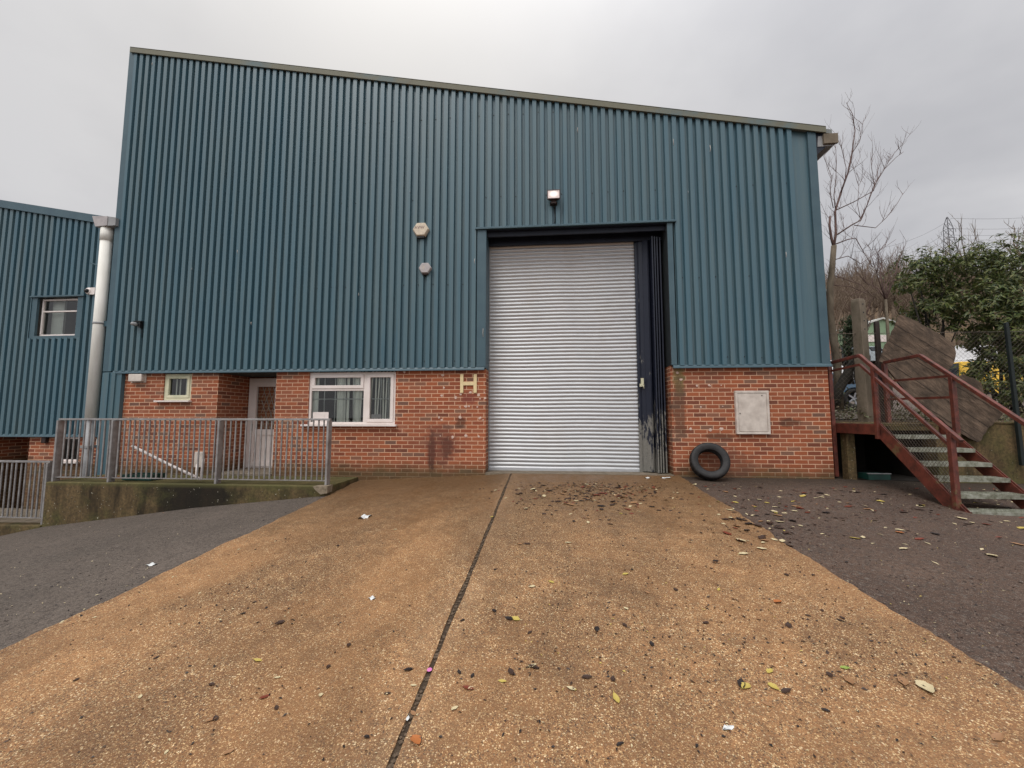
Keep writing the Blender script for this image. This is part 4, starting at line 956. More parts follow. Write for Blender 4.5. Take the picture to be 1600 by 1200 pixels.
for pts, r0, r1, dy in main:
    P_ = pxl(pts, 1.5, dy); stroke(br, P_, r0*.65, r1*.8, 6)
    for i in range(1, len(P_)):
        for k in range(2):
            q = P_[i-1].lerp(P_[i], rng.random()); dd = (P_[i]-P_[i-1]).normalized()
            twigs(br, q, dd*.6 + Vector((rng.uniform(-1, 1), rng.uniform(-.6, .6), rng.uniform(.1, .9))), .0048, rng.uniform(.2, .5), 1, rng, 4, .5)
br.build('crown', M['twig'], bt, fix=False)
# second thin bare shrub behind the fence
t = thing('bare_sapling', 'thin leafless sapling behind the rusty steel post', 'tree', atY(1392, 640, 2.4)); m = MB()
q = [atY(x, y, 2.4) for x, y in [(1392, 640), (1390, 560), (1386, 500), (1384, 468)]]; stroke(m, q, .045, .025); m.build('trunk', M['bark'], t); m = MB()
for ep in [(1378, 400), (1366, 415), (1405, 400), (1398, 425), (1350, 440)]:
    e = atY(ep[0], ep[1], 2.4+rng.uniform(-.4, .4)); stroke(m, [q[-1], q[-1].lerp(e, .5)+Vector((rng.uniform(-.1, .1), 0, .05)), e], .016, .004, 5)
    for k in range(6): twigs(m, q[-1].lerp(e, rng.uniform(.3, 1)), (e-q[-1]).normalized()+Vector((rng.uniform(-.8, .8), rng.uniform(-.5, .5), .3)), .006, .45, 1, rng)
m.build('crown', M['twig'], t, fix=False)
# dark leaning stem
t = thing('leaning_trunk', 'dark leaning tree trunk crossing behind the stair rail', 'tree', atY(1304, 640, 1.3)); m = MB()
stroke(m, [atY(x, y, 1.3) for x, y in [(1303, 632), (1310, 610), (1326, 580), (1340, 555), (1349, 528), (1352, 500)]], .10, .05, 9); m.build('trunk', M['dbark'], t)
m = MB()
for k in range(9): twigs(m, atY(1345+rng.uniform(-4, 6), 540-5*k, 1.3), (rng.uniform(-.7, .7), rng.uniform(-.5, .5), .8), .012, .5, 1, rng)
m.build('crown', M['twig'], t, fix=False)
# leaf builder
def leafcard(m, p, d, nrm, L, W):
    d = d.normalized(); s_ = d.cross(nrm)
    if s_.length < 1e-3: s_ = d.orthogonal()
    s_.normalize(); n = s_.cross(d)
    a = p; b = p+d*L*.45+s_*W*.5+n*L*.03; c = p+d*L - n*L*.12; e = p+d*L*.45-s_*W*.5+n*L*.03
    k = len(m.v); m.v += [a, b, c, e]; m.f += [(k, k+1, k+2), (k, k+2, k+3)]; m.sm += [False, False]
def bush(name, label, cat, clumps, base, nleaf, L, mat, rng, stems=8, droop=.3, parts=('foliage', 'stems')):
    t = thing(name, label, cat, base); base = Vector(base); m = MB(); st_ = MB(); tot = sum(r**2 for c, r in clumps)
    for c, r in clumps:
        c = Vector(c); stroke(st_, [base + Vector((rng.uniform(-.2, .2), rng.uniform(-.2, .2), 0)), base.lerp(c, .5)+Vector((rng.uniform(-.2, .2), 0, .1)), c], .035, .01, 5)
        for k in range(int(nleaf*r*r/tot/7)):
            u = Vector((rng.gauss(0, 1), rng.gauss(0, 1), rng.gauss(0, 1))).normalized(); q = c + u*r*rng.random()**.45*rng.uniform(.7, 1.35)
            ax = (u + Vector((0, 0, .4)) + Vector((rng.uniform(-.6, .6), rng.uniform(-.6, .6), rng.uniform(-.4, .6)))).normalized()
            if rng.random() < .25: st_.tube([q-ax*.25, q+ax*.05], .004, 3, False)
            for j in range(7):
                a = rng.random()*6.283; o1 = ax.orthogonal().normalized(); o2 = ax.cross(o1)
                d = (ax*rng.uniform(.0, .6) + o1*math.cos(a) + o2*math.sin(a) - Vector((0, 0, droop))).normalized()
                leafcard(m, q - ax*rng.random()*.12, d, (ax+Vector((0, 0, .5))).normalized(), L*rng.uniform(.7, 1.25), L*.30)
    m.build(parts[0], mat, t, fix=False); st_.build(parts[1], M['dbark'], t, fix=False); return t
def cl(lst): return [(atY(x, y, Y), r) for x, y, Y, r in lst]
bush('laurel_bush', 'leafy evergreen bush with drooping leaves right above the leaning boards', 'bush', cl([(1430, 415, 3.4, .50), (1418, 440, 3.2, .45), (1455, 440, 3.6, .62), (1470, 410, 3.2, .45), (1445, 480, 3.5, .55), (1480, 470, 3.2, .6), (1420, 500, 3.8, .35), (1500, 500, 3.3, .5)]),
     atY(1470, 645, 3.4), 3300, .15, M['laurel'], rng, droop=.5)
bush('laurel_bush', 'tall dark evergreen bush behind the green steel post at the right', 'bush', cl([(1530, 425, 2.9, .6), (1515, 400, 3.3, .45), (1560, 400, 3., .5), (1580, 440, 2.6, .65), (1545, 470, 2.5, .6), (1590, 490, 2.3, .65), (1560, 520, 2.6, .5), (1525, 530, 3.2, .45), (1600, 555, 2.3, .6), (1560, 565, 2.6, .40), (1530, 570, 3.0, .35), (1592, 600, 2.2, .35), (1545, 600, 2.4, .3), (1520, 585, 2.8, .3), (1575, 612, 2.3, .25)]),
     atY(1585, 650, 2.6), 8200, .14, M['laurel'], rng, droop=.35)
bush('laurel_bush', 'evergreen bush cut off by the right edge of the view', 'bush', cl([(1650, 430, 2.3, .8), (1640, 520, 2.1, .8), (1700, 480, 2.3, .9), (1660, 600, 2., .6), (1625, 390, 2.8, .6)]), atY(1680, 650, 2.3), 4200, .15, M['laurel'], rng)
bush('ivy_stump', 'ivy covered dark stump seen between the bare tree and concrete post', 'tree', [(atD(1327, y, 12)+Vector((0, 0, 0)), .28) for y in range(500, 560, 10)], atD(1328, 600, 12), 1800, .09, M['ivy'], rng, parts=('foliage', 'trunk'))
t = thing('undergrowth', 'low leafy brambles and litter behind the stair railing', 'undergrowth', (7., 1.6, .98)); t['kind'] = 'stuff'; del t['category']
m = MB()
for k in range(3600):
    x = rng.uniform(5.25, 12); y = rng.uniform(.8, 4.2); hgt = abs(rng.gauss(0, .16)) * (1.6 if x < 7.0 and y < 2.2 else .8); p = Vector((x, y, HT(y)+hgt))
    leafcard(m, p, Vector((rng.uniform(-1, 1), rng.uniform(-1, 1), rng.uniform(-.3, .8))), Vector((rng.uniform(-.6, .6), rng.uniform(-.6, .6), 1)).normalized(), rng.uniform(.05, .11), .045)
m.build('leaves', M['under'], t, fix=False)
# bare woodland trees
protos = []
for s_ in range(4):
    r_ = random.Random(40+s_); t = thing('bare_tree', 'tall leafless tree on the wooded slope', 'tree', (0, 0, 0)); a = MB(); H_ = r_.uniform(3.0, 4.0)
    pts = [Vector((0, 0, -.5)), Vector((r_.uniform(-.1, .1), r_.uniform(-.1, .1), H_*.5)), Vector((r_.uniform(-.3, .3), r_.uniform(-.2, .2), H_))]; stroke(a, pts, .2, .12, 6); a.build('trunk', M['wood'], t)
    c_ = MB()
    for k in range(6): twigs(c_, pts[1].lerp(pts[2], r_.uniform(.2, 1)), (r_.uniform(-.8, .8), r_.uniform(-.8, .8), r_.uniform(.4, 1)), .10, r_.uniform(2.2, 3.2), 4, r_, 3, .5)
    c_.build('crown', M['wood'], t, fix=False); freeze(t); protos.append(t)
used = set(); spots = []
for (px_, D, sc) in [(1312, 30, .95), (1335, 34, 1.0), (1352, 54, 1.3), (1372, 58, 1.4), (1392, 55, 1.3), (1418, 50, 1.2), (1432, 44, 1.0), (1325, 48, 1.2), (1348, 52, 1.3), (1378, 50, 1.3), (1402, 56, 1.4), (1300, 42, 1.2), (1455, 46, 1.3), (1478, 52, 1.3), (1505, 44, 1.35), (1530, 48, 1.6), (1300, 60, 1.3), (1360, 64, 1.3), (1425, 66, 1.4)]:
    g = ray(px_, 600); dirx = Vector((g.x, g.y)); pos = CAM + g*D; spots.append((pos.x, pos.y, sc))
for i, (x, y, sc) in enumerate(spots):
    pr = protos[i % 4]; z = HT(y)-.2
    if i < 4: o = pr; o.location = (x, y, z); o.rotation_euler = (0, 0, i*1.3); o.scale = (sc, sc, sc)
    else: o = dup(pr, (x, y, z), (0, 0, i*2.1), sc)
    o['label'] = 'leafless woodland tree on the slope behind the car park'; o['group'] = 'bare trees on the wooded slope'
x, y = (CAM+ray(1592, 600)*26).xy
dup(protos[1], (x, y, HT(y)+2.0), (0, 0, .7), (1.35, 1.35, 1.0), label='broad brownish leafless tree rising above the bushes at the right edge')['group'] = ''
for o in bpy.data.objects:
    if o.get('group') == '': del o['group']
# far wood: one mass
fw = thing('far_woodland', 'distant bare brown woodland covering the hill', 'woodland', (60, 120, 40)); fw['kind'] = 'stuff'; del fw['category']; m = MB()
r_ = random.Random(3)
for k in range(520):
    D = r_.uniform(62, 190); px_ = r_.uniform(1240, 1720); g = ray(px_, 600); p = CAM + g*D; z = HT(p.y)-1; hgt = r_.uniform(6, 10)
    m.tube([(p.x, p.y, z), (p.x, p.y, z+hgt*.5)], [.18, .1], 3, False)
    for j in range(26):
        a = r_.random()*6.28; q = Vector((p.x, p.y, z+hgt*r_.uniform(.3, .6))); e = q + Vector((math.cos(a)*hgt*.28*r_.random(), math.sin(a)*hgt*.28*r_.random(), hgt*r_.uniform(.15, .5)))
        m.tube([q, (q+e)/2+Vector((r_.uniform(-.3, .3), r_.uniform(-.3, .3), -.2)), e], [.07, .05, .02], 3, False)
m.build('trees', M['wood'], fw, fix=False)
# ================================================================ cars
def car(paintm, van=False):
    t = thing('parked_car', 'parked car', 'car'); L = 2.1; Wd = .86
    def arch(cx): return [(cx+.36*math.cos(a), .30+.36*math.sin(a)) for a in [math.pi - math.pi*i/8 for i in range(9)]]
    top = [(2.1, .42), (2.12, .62), (2.02, .74), (1.25, .93), (1.15, .95), (-1.75, .98), (-2.08, .92), (-2.14, .6), (-2.1, .40)]
    if van: top = [(2.1, .42), (2.14, .7), (2.0, .95), (1.5, 1.1), (-2.1, 1.1), (-2.14, .6), (-2.1, .40)]
    low = [(-2.1, .25), (-1.62, .25)] + arch(-1.28)[0:] + [(-.9, .22), (.9, .22)] + arch(1.32) + [(1.72, .25), (2.08, .28)]
    m = MB(); m.prism(top + low, 'y', -Wd, Wd); m.build('body', paintm, t, .035)
    zb = 1.1 if van else .95; zt = 1.95 if van else 1.42
    A = [(1.15, zb), (.45, zt), (-1.35, zt), (-1.85, zb)] if not van else [(1.5, zb), (1.05, zt), (-2.05, zt), (-2.1, zb)]
    m = MB(); vs = []
    for s_ in (-1, 1):
        for x, z in A: vs.append((x, s_*(Wd-.06 if z == zb else Wd-.22 if not van else Wd-.08), z))
    m.add(vs, [(0, 1, 2, 3), (7, 6, 5, 4), (0, 4, 5, 1), (1, 5, 6, 2), (2, 6, 7, 3)]); m.build('roof', paintm, t, .03)
    def lerp3(a, b, u): return tuple(a[i]+(b[i]-a[i])*u for i in range(3))
    for s_ in (0, 4):
        a, b, c, d = [Vector(vs[s_+i]) for i in range(4)]; out = Vector((0, -.012 if s_ == 0 else .012, 0)); lay = []
        spans = ((.06, .44), (.48, .94)) if not van else ((.05, .28),)
        for u0, u1 in spans:
            lo0, lo1 = a.lerp(d, u0), a.lerp(d, u1); hi0, hi1 = b.lerp(c, u0 if u0 > .1 else .02), b.lerp(c, u1)
            q = MB(); q.quad(lo0.lerp(hi0, .1)+out, lo1.lerp(hi1, .1)+out, lo1.lerp(hi1, .88)+out, lo0.lerp(hi0, .88)+out); q.build('side_window', M['cglass'], t)
    for i0, i1, sx in ((0, 1, 1), (3, 2, -1)):
        a, b, c, d = Vector(vs[i0]), Vector(vs[i0+4]), Vector(vs[i1+4]), Vector(vs[i1]); o_ = Vector((.012*sx, 0, .008)); q = MB()
        q.quad(a.lerp(b, .06).lerp(d.lerp(c, .06), .08)+o_, a.lerp(b, .94).lerp(d.lerp(c, .94), .08)+o_, a.lerp(b, .94).lerp(d.lerp(c, .94), .92)+o_, a.lerp(b, .06).lerp(d.lerp(c, .06), .92)+o_); q.build('windscreen', M['cglass'], t)
    for cx in (-1.28, 1.32):
        for sy in (-1, 1):
            q = MB(); q.lathe([(.20, -.09), (.30, -.10), (.32, -.07), (.32, .07), (.30, .10), (.20, .09)], 28, (cx, sy*(Wd-.10), .32), 'y', True); w = q.build('wheel', M['rubber'], t, fix=False)
            q = MB(); q.lathe([(.205, -.06), (.20, .0), (.205, .06)], 24, (cx, sy*(Wd-.10), .32), 'y', False)
            for k in range(5):
                a = k*2*math.pi/5; q.bar((cx, sy*(Wd-.045), .32), (cx+.2*math.cos(a), sy*(Wd-.035), .32+.2*math.sin(a)), .05, .02, (0, 1, 0))
            q.lathe([(.05, -.02), (.05, .02), (.001, .02)], 12, (cx, sy*(Wd-.05), .32), 'y', False); q.build('rim', M['grate'], w, fix=False)
    for sx, nm in ((2.09, 'headlight'), (-2.13, 'tail_light')):
        for sy in (-1, 1): MB().box(sx-.03, sx+.03, sy*.70-.13, sy*.70+.13, .60, .72).build(nm, M['grate'] if sx > 0 else M['red'], t, .01)
    return t
def place_car(paintk, label, px_, py_, D, yaw, van=False, off=0.):
    t = car(CP[paintk], van); p = atD(px_, py_, D); a = yaw
    # anchor: the front wheel contact patch of the side facing the viewer goes to p
    c = Vector((1.32, -.76, 0)); rz = Matrix.Rotation(a, 3, 'Z'); t.location = p - rz @ c; t['label'] = label
    t.location.z = HT(t.location.y) + .02 + off; t.name = 'parked_van' if van else 'parked_car'; t['category'] = 'van' if van else 'car'
    if van:
        pass
    return t
va = -math.radians(32)
place_car('blue', 'light blue car nearest the stair, its front wheel showing behind the railing', 1324, 649, 12.5, va)
place_car('white', 'white car in the car park beyond the blue car', 1323, 607, 22.5, va)
place_car('dark', 'black car parked higher up the slope beside the bare trunk', 1340, 572, 31, va)
place_car('silver', 'silver car seen just right of the concrete post', 1392, 571, 31, va)
place_car('yellow', 'yellow van half hidden behind the evergreen bush', 1640, 655, 17.5, -.5, True, -.55)
place_car('white', 'white van glimpsed through the leaves of the tall bush', 1560, 560, 24, -.6, True)
# ================================================================ far buildings
def shed(name, label, px0, px1, ytop, ybot, D, dep, wall, roofm, pitch=.8, yw=0):
    a = atD(px0, ybot, D); b = atD(px1, ybot, D); zt = atD(px0, ytop, D).z; z0 = HT(a.y)-1.
    u = (b-a); u.z = 0; w = u.length; u.normalize(); v = Vector((-u.y, u.x, 0)); t = thing(name, label, 'building', (a.x, a.y, z0))
    def c(i, j, z): q = a + u*i*w + v*j*dep; return (q.x, q.y, z)
    m = MB(); m.add([c(0, 0, z0), c(1, 0, z0), c(1, 1, z0), c(0, 1, z0), c(0, 0, zt), c(1, 0, zt), c(1, 1, zt), c(0, 1, zt), c(.5, 0, zt+pitch), c(.5, 1, zt+pitch)], [(0, 1, 5, 8, 4), (1, 2, 6, 5), (2, 3, 7, 9, 6), (3, 0, 4, 7)]); m.build('wall', wall, t)
    m = MB(); e = .03
    for (i0, za, i1, zb) in ((-e, zt-.05, .5, zt+pitch+.05), (.5, zt+pitch+.05, 1+e, zt-.05)): m.add([c(i0, -.03, za), c(i1, -.03, zb), c(i1, 1.03, zb), c(i0, 1.03, za), c(i0, -.03, za+.18), c(i1, -.03, zb+.18), c(i1, 1.03, zb+.18), c(i0, 1.03, za+.18)], [(0, 1, 2, 3), (4, 5, 6, 7), (0, 1, 5, 4), (1, 2, 6, 5), (2, 3, 7, 6), (3, 0, 4, 7)])
    m.build('roof', roofm, t)
    for k in (.2, .5, .8):
        if w > 3: 
            q = a+u*k*w - v*.05; m = MB(); m.bar((q.x-u.x*.5, q.y-u.y*.5, z0+(zt-z0)*.62), (q.x+u.x*.5, q.y+u.y*.5, z0+(zt-z0)*.62), .06, .8); m.build('window', M['upvc'], t)
    return t
shed('industrial_shed', 'pale green shed with a white roof up the slope', 1350, 1412, 508, 545, 46, 8, M['gclad'], M['roofw'], .7)
shed('brick_house', 'red brick building glimpsed past the right edge of the big warehouse', 1235, 1300, 458, 575, 30, 8, mk_brick('far_red_brick', False), M['roofg'], 1.2)
# ================================================================ pylon and power lines
D = 200; top = atD(1487, 335, D); base = atD(1489, 440, D); t = thing('electricity_pylon', 'steel lattice electricity pylon on the skyline', 'pylon', (base.x, base.y, HT(base.y)-2))
m = MB(); zt = top.z; zb = base.z-14; lv = [zb+(zt-zb)*k/16 for k in range(17)]
def wd(z): d_ = (zt-z)/.32; return .10+1.1*min(1, d_/16) + max(0, d_-34)*.022
for i, (a, b) in enumerate(zip(lv, lv[1:])):
    for sx, sy in ((1, 1), (1, -1), (-1, 1), (-1, -1)):
        wa, wb = wd(a), wd(b); m.tube([(base.x+sx*wa, base.y+sy*wa, a), (base.x+sx*wb, base.y+sy*wb, b)], .16, 3, False)
    for s_ in (1, -1):
        m.tube([(base.x-wa, base.y+s_*wa, a), (base.x+wb, base.y+s_*wb, b)], .10, 3, False); m.tube([(base.x+wa, base.y+s_*wa, a), (base.x-wb, base.y+s_*wb, b)], .10, 3, False)
m.build('lattice', M['pylon'], t, fix=False); m = MB()
for z in (zt-7, zt-11.5, zt-16):
    for s_ in (1, -1): m.tube([(base.x, base.y, z+1), (base.x+s_*2., base.y-s_*1.5, z)], [.14, .08], 4, False); m.tube([(base.x+s_*2., base.y-s_*1.5, z), (base.x+s_*2., base.y-s_*1.5, z-1.6)], .12, 3, False)
m.build('cross_arm', M['pylon'], t, fix=False)
t = thing('power_lines', 'thin power lines running from the pylon across the sky', 'cable', (base.x, base.y, zt-18))
for i, (y0, y1) in enumerate(((357, 425), (367, 445), (374, 458), (341, 400))):
    a = atD(1487, y0, D); b = atD(1330, y1-6, 150); pts = [a.lerp(b, k/10) - Vector((0, 0, 14*(k/10)*(1-k/10))) for k in range(11)]; MB().tube(pts, .06, 3, False).build('line', M['pylon'], t, fix=False)
    c = atD(1700, y0-12, 230); pts = [a.lerp(c, k/10) - Vector((0, 0, 8*(k/10)*(1-k/10))) for k in range(11)]; MB().tube(pts, .06, 3, False).build('line', M['pylon'], t, fix=False)
# ================================================================ fallen leaves and litter
def leafmesh(kind, seed):
    r_ = random.Random(seed); n = 7; vs = []; L, W = 1., r_.uniform(.38, .62); curl = r_.uniform(.05, .35); bend = r_.uniform(-.1, .25)
    for i in range(n+1):
        u = i/n; w = W*.5*math.sin(math.pi*u**.85)**.8*(1+.12*math.sin(i*2.3+seed)); y = (u-.5)*L; z = curl*.5*abs(u-.5)**1.5 + .04
        vs += [(-w+bend*u*u*.3, y, z+curl*w), (bend*u*u*.3, y, z-.02), (w+bend*u*u*.3, y, z+curl*w*r_.uniform(.6, 1.4))]
    fsx = []
    for i in range(n):
        for k in (0, 1): fsx.append((3*i+k, 3*i+k+1, 3*i+k+4, 3*i+k+3))
    b = len(vs); vs += [(bend*.3, .5, .05), (bend*.3+.03, .5, .05), (bend*.3+.06, .72, .09), (bend*.3+.04, .73, .09)]; fsx.append((b, b+1, b+2, b+3))
    me = bpy.data.meshes.new('fallen_leaf'); me.from_pydata([Vector(v) for v in vs], [], fsx); me.materials.append(LM[kind]); me.polygons.foreach_set('use_smooth', [True]*len(fsx)); return me
LME = {k: [leafmesh(k, i*7+len(k)) for i in range(3)] for k in LM if k not in ('white', 'pink')}
rl = random.Random(99)
GC = 0
def put_leaf(kind, p, L, label, group=None, name='fallen_leaf', cat='leaf'):
    o = bpy.data.objects.new(name, rl.choice(LME[kind])); COL.objects.link(o)
    on = -3.54 < p.x < 2.38
    o.location = (p.x, p.y, H(p.x, p.y) + (.013 if on else -.005)); o.rotation_euler = (.063+rl.uniform(-.08, .08), rl.uniform(-.1, .1), rl.random()*6.28); o.scale = (L, L, L)
    tag(o, label, cat, group); return o
named = [(402, 1036, 'yellow', .06, 'pale yellow green leaf alone on the lower left of the driveway'), (413, 1094, 'red', .055, 'dark red leaf near the bottom left of the driveway'), (650, 1163, 'orange', .075, 'bright orange red leaf just right of the joint at the bottom'),
 (731, 1080, 'red', .065, 'flat red brown leaf right of the joint below the pink square'), (834, 1047, 'brown', .065, 'shiny dark maroon leaf in the middle of the right slab'), (638, 1051, 'black', .06, 'black leaf just left of the pink square'),
 (1447, 1080, 'cream', .12, 'large cream leaf at the lower right of the driveway'), (1412, 1070, 'tan', .085, 'curled brown leaf touching the large cream leaf'), (1328, 1069, 'tan', .085, 'oval tan leaf left of the large cream leaf'),
 (1215, 944, 'orange', .085, 'orange leaf on the right slab near its asphalt edge'), (1162, 868, 'cream', .09, 'pale yellow leaf on the right slab below the leaf pile'), (1158, 1073, 'black', .075, 'black curled leaf on the right slab left of the tan leaf'),
 (795, 970, 'black', .065, 'small black leaf right of the joint in mid driveway'), (437, 977, 'brown', .075, 'crumpled brown leaf in the middle of the left slab'), (331, 1129, 'tan', .055, 'round brown leaf at the bottom left'),
 (1412, 857, 'cream', .09, 'cream leaf on the right asphalt in front of the stair'), (1406, 832, 'orange', .09, 'bright orange leaf on the right asphalt'), (1222, 848, 'cream', .10, 'pale leaf on the concrete edge beside a dark leaf'),
 (1437, 842, 'red', .11, 'dark red leaf on the right asphalt beside the orange one'), (1590, 850, 'tan', .11, 'tan leaf at the right edge below the bottom tread'), (1292, 745, 'red', .09, 'salmon red leaf by the foot of the right brick wall'),
 (1550, 868, 'cream', .12, 'long cream leaf on the asphalt below the stair'), (1560, 1158, 'tan', .08, 'tan leaf in the bottom right corner'), (1018, 1010, 'black', .05, 'small black leaf on the right slab above the centre bottom'),
 (1103, 977, 'brown', .05, 'small dark leaf near the middle of the right slab'), (883, 957, 'tan', .045, 'small tan leaf right of centre'), (1321, 1048, 'green', .05, 'green leaf fragment near the oval tan leaf'), (968, 1168, 'black', .035, 'black leaf bit at the bottom centre right')]
for x, y, k, L, lab in named: put_leaf(k, onG(x, y), L, lab)
# litter
def scrap(name, label, x, y, w, l, kind, seed):
    r_ = random.Random(seed); p = onG(x, y); m = MB(); n = 6; z = H(p.x, p.y)+.016; on = -3.54 < p.x < 2.38; z = z if on else z-.018
    pk = .0 if kind == 'pink' else 1.; N_ = 14; rad = [1 + pk*.28*math.sin(2*a_*6.283/N_+seed)+pk*r_.uniform(-.12, .12) for a_ in range(N_)]; L0 = len(m.v)
    m.v.append(Vector((p.x, p.y, z + pk*min(w, l)*.10)))
    for ring in (.55, 1.):
        for a_ in range(N_):
            th = 6.283*a_/N_ + .4; ux, uy = math.cos(th)*rad[a_]*ring*w*.5, math.sin(th)*rad[a_]*ring*l*.5
            m.v.append(Vector((p.x+ux, p.y+uy, z + .063*uy + pk*min(w, l)*(.16*math.sin(3*th+seed)*ring*ring+.10*(1-ring)+.05))))
    for a_ in range(N_):
        b_ = (a_+1) % N_; m.f.append((L0, L0+1+a_, L0+1+b_)); m.f.append((L0+1+a_, L0+1+N_+a_, L0+1+N_+b_, L0+1+b_)); m.sm += [True, True]
    return tag(m.build(name, LM[kind], fix=False), label, 'litter')
scrap('litter_scrap', 'crumpled white paper on the left slab near the brick wall', 570, 810, .13, .16, 'white', 1)
scrap('litter_scrap', 'white scrap on the dark asphalt left of the driveway', 237, 882, .09, .07, 'white', 2)
scrap('litter_scrap', 'small white scrap left of the joint in mid driveway', 581, 938, .05, .05, 'white', 3)
scrap('litter_scrap', 'flattened white rubbish in front of the shutter corner', 1012, 748, .11, .06, 'white', 4)
scrap('litter_scrap', 'long pale rubbish by the folded door leaves', 1041, 748, .22, .05, 'white', 5)
scrap('litter_scrap', 'pinkish pale scrap left of the tyre foot', 1082, 757, .16, .07, 'cream', 6)
scrap('litter_scrap', 'tiny white scrap at the bottom right of the driveway', 1138, 1143, .05, .03, 'white', 7)
scrap('litter_square', 'small bright pink square lying in the driveway joint', 671, 1051, .028, .032, 'pink', 8)
scrap('litter_scrap', 'white shard lying in the driveway joint near the bottom', 637, 1128, .012, .035, 'white', 9)
# many more individual leaves, distributed as in the photo
zones = [ # (name, n, sampler, kinds, L range, where text)
 ('pile', 70, lambda: (rl.gauss(925, 62), rl.gauss(774, 12)), ['black', 'brown', 'brown', 'red', 'cream', 'tan'], (.06, .12), 'in the scatter before the shutter'),
 ('slab', 82, lambda: (rl.uniform(760, 1330), 785+335*rl.random()**1.7), ['black', 'brown', 'brown', 'black', 'tan', 'yellow', 'cream'], (.035, .07), 'on the right driveway slab'),
 ('edge', 26, lambda: (rl.gauss(1185, 28), rl.gauss(825, 14)), ['brown', 'black', 'cream', 'red', 'tan'], (.06, .14), 'along the right edge of the driveway'),
 ('yard', 60, lambda: (rl.uniform(1130, 1600), 762+abs(rl.gauss(0, 42))), ['cream', 'cream', 'yellow', 'tan', 'brown', 'black', 'red'], (.06, .13), 'on the right asphalt yard'),
 ('left', 34, lambda: (rl.uniform(60, 740), rl.uniform(800, 1190)), ['brown', 'black', 'tan', 'cream'], (.025, .05), 'on the left side of the forecourt')]
for zn, n, smp, kinds, (l0_, l1_), where in zones:
    for _ in range(n):
        x, y = smp()
        if y < 756 or x > 1640: continue
        p = onG(x, y); 
        if p.y > -.12: continue
        k = rl.choice(kinds); cn = {'black': 'blackened', 'brown': 'dark brown', 'red': 'dark red', 'cream': 'cream', 'tan': 'tan', 'yellow': 'yellow', 'green': 'green'}[k]
        put_leaf(k, p, rl.uniform(l0_, l1_), 'small %s fallen leaf %s' % (cn, where), '%s leaves %s' % (cn, where))
# uncountable crumbs
t = thing('leaf_litter', 'tiny leaf crumbs and grit scattered over the forecourt', 'litter', (1, -3, -.2)); t['kind'] = 'stuff'; del t['category']
def crumbs(name, mat, n, smp, l0_, l1_):
    m = MB()
    for _ in range(n):
        x, y = smp(); 
        if y < 753: continue
        p = onG(x, y)
        if p.y > -.05: continue
        on = -3.54 < p.x < 2.38; z = H(p.x, p.y)+(.0145 if on else -.0035); a = rl.random()*6.28; L = rl.uniform(l0_, l1_); u = Vector((math.cos(a), math.sin(a), rl.uniform(-.1, .35)))*L; v = Vector((-math.sin(a), math.cos(a), rl.uniform(0, .3)))*L*rl.uniform(.3, .6)
        c = Vector((p.x, p.y, z+.001)); k = len(m.v); m.v += [c-u*.5, c+v*.5+Vector((0, 0, .003)), c+u*.5, c-v*.5+Vector((0, 0, .002))]; m.f.append((k, k+1, k+2, k+3)); m.sm.append(False)
    m.build(name, mat, t, fix=False)
allf = lambda: (rl.uniform(-20, 1620), 755 + 440*rl.random()**1.3)
rgt = lambda: (rl.uniform(800, 1620), 755 + 330*rl.random()**1.8)
crumbs('dark_crumbs', LM['black'], 1500, lambda: allf() if rl.random() < .45 else rgt(), .008, .024); crumbs('pale_crumbs', LM['cream'], 520, lambda: allf() if rl.random() < .4 else rgt(), .006, .018); crumbs('yellow_crumbs', LM['yellow'], 160, rgt, .008, .02)
crumbs('brown_crumbs', LM['brown'], 600, rgt, .012, .034); crumbs('lane_crumbs', LM['cream'], 120, lambda: (rl.uniform(-10, 480), rl.uniform(780, 980)), .012, .03); crumbs('lane_crumbs', LM['black'], 200, lambda: (rl.uniform(-10, 480), rl.uniform(780, 980)), .012, .035)
yd = lambda: (rl.uniform(1120, 1620), 760+abs(rl.gauss(0, 34))); pl_ = lambda: (rl.gauss(930, 75), 757+abs(rl.gauss(0, 20)))
crumbs('yard_leaves', LM['cream'], 110, yd, .03, .08); crumbs('yard_leaves', LM['brown'], 140, yd, .04, .09); crumbs('yard_leaves', LM['red'], 40, yd, .04, .08); crumbs('drift_crumbs', LM['cream'], 60, pl_, .03, .07); crumbs('drift_crumbs', LM['red'], 70, pl_, .04, .08); crumbs('drift_crumbs', LM['brown'], 160, pl_, .04, .09)
crumbs('drift_crumbs', LM['black'], 420, lambda: (rl.gauss(930, 60), rl.gauss(768, 9)), .02, .05); crumbs('drift_crumbs', LM['brown'], 90, lambda: (rl.gauss(1185, 60), rl.gauss(826, 14)), .02, .06)
# debris in the joint
m = MB()
for k in range(420):
    y = -7 + 6.9*rl.random(); x = rl.uniform(-.648, -.619); z = H(x, y)+.004; s_ = rl.uniform(.004, .011); m.box(x-s_, x+s_, y-s_, y+s_, z, z+s_*.7, Matrix.Rotation(rl.random()*3, 3, 'Z'))
m.build('joint_grit', simple('joint_grit', (.16, .11, .07), (.05, .035, .022), .9, 0, 60), t)
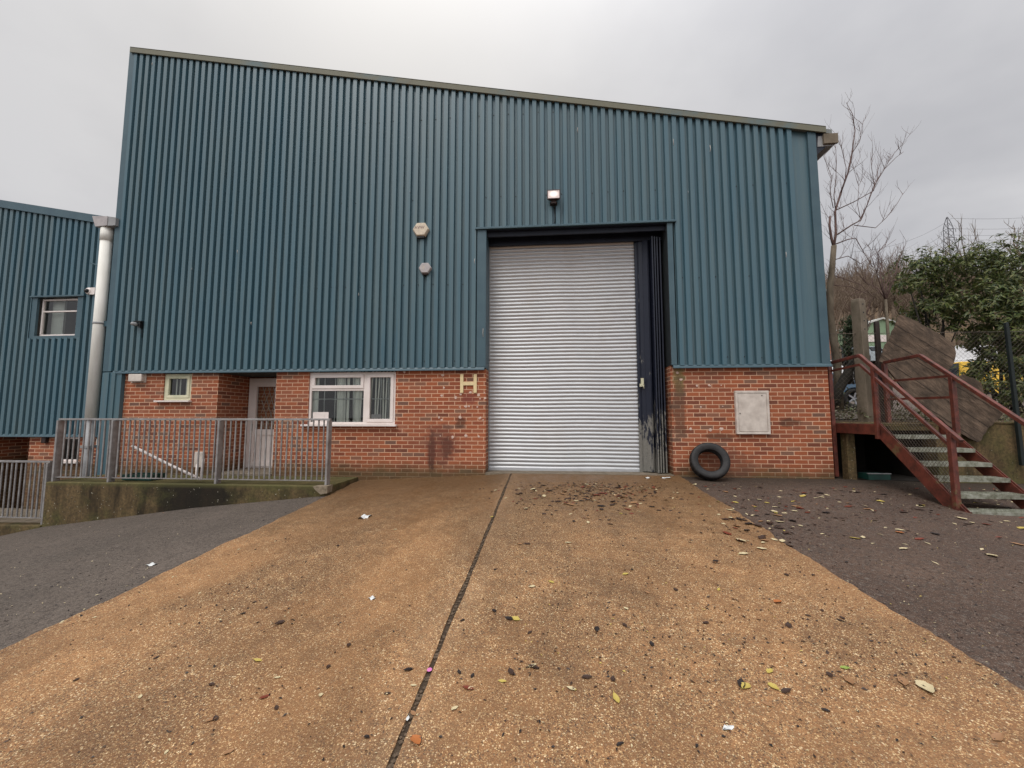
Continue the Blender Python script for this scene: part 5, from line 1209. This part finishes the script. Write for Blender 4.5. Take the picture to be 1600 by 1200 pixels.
# ================================================================ CAMERA, LIGHT, WORLD
cam = bpy.data.cameras.new('camera'); co = bpy.data.objects.new('camera', cam); COL.objects.link(co); S.camera = co
cam.sensor_width = 36.; cam.lens = 36.*F/1600.; cam.clip_end = 3000; cam.clip_start = .05
mt = Matrix((RT, UP, -FW)).transposed().to_4x4(); mt.translation = CAM; co.matrix_world = mt
SE, SA = R(52), R(-150)   # sun elevation; azimuth from +Y clockwise (behind the camera, to its left)
sdir = Vector((math.sin(SA)*math.cos(SE), math.cos(SA)*math.cos(SE), math.sin(SE)))
sl_ = bpy.data.lights.new('sun', 'SUN'); sl_.energy = 1.45; sl_.angle = R(28); sl_.color = (1., .965, .92)
so_ = bpy.data.objects.new('sun', sl_); COL.objects.link(so_); so_.rotation_euler = sdir.to_track_quat('Z', 'Y').to_euler(); so_.location = (-5, -12, 20)
w = bpy.data.worlds.new('World'); S.world = w; w.use_nodes = True; nt = w.node_tree; nt.nodes.clear()
class WT(NT):
    def __init__(s): s.t = nt
t = WT(); tc = t.n('ShaderNodeTexCoord'); dv = tc.outputs['Generated']
sky = t.n('ShaderNodeTexSky'); sky.sky_type = 'NISHITA'; sky.sun_disc = False; sky.sun_elevation = SE; sky.sun_rotation = SA
x, y, z = t.xyz(dv); el = t.math('MAXIMUM', z, 0.)
v = t.comb(t.math('DIVIDE', x, t.math('ADD', el, .30)), t.math('DIVIDE', y, t.math('ADD', el, .30)), 0.)
n1 = t.noise(v, .75, 5, .52, dist=.3); n2 = t.noise(v, 2.6, 5, .55)
f = t.math('ADD', t.math('MULTIPLY', n1, .75), t.math('MULTIPLY', n2, .25))
cl_ = t.ramp(f, [(.30, (.43, .435, .465)), (.47, (.56, .56, .585)), (.60, (.70, .695, .71))])
# thin patch where light glows through the cloud above the roof ridge
gd = ray(590, 40).normalized(); gl = t.vm('DOT_PRODUCT', dv, tuple(gd)); gl = t.math('POWER', t.math('MAXIMUM', gl, 0.), 9.)
cl_ = t.mix(t.math('MULTIPLY', gl, .75), cl_, (.76, .735, .70))
sky_boost = t.math('ADD', t.math('ADD', .98, t.math('MULTIPLY', t.math('POWER', el, 7.), 4.2)), t.math('MULTIPLY', t.math('MAXIMUM', t.math('MULTIPLY', y, -1.), 0.), .75))  # extra sky brightness added overhead and behind the camera
bg1 = t.n('ShaderNodeBackground'); t.put(bg1.inputs[0], cl_); t.put(bg1.inputs[1], sky_boost)
bg2 = t.n('ShaderNodeBackground'); t.put(bg2.inputs[0], sky.outputs[0]); bg2.inputs[1].default_value = .05
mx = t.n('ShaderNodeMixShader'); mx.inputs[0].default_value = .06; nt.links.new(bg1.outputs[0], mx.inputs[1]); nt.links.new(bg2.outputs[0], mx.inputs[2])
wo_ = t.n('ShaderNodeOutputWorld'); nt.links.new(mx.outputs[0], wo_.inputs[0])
S.view_settings.view_transform = 'Standard'; S.view_settings.look = 'None'; S.view_settings.exposure = 0.; S.view_settings.gamma = 1.
S.cycles.max_bounces = 6; S.cycles.transparent_max_bounces = 8
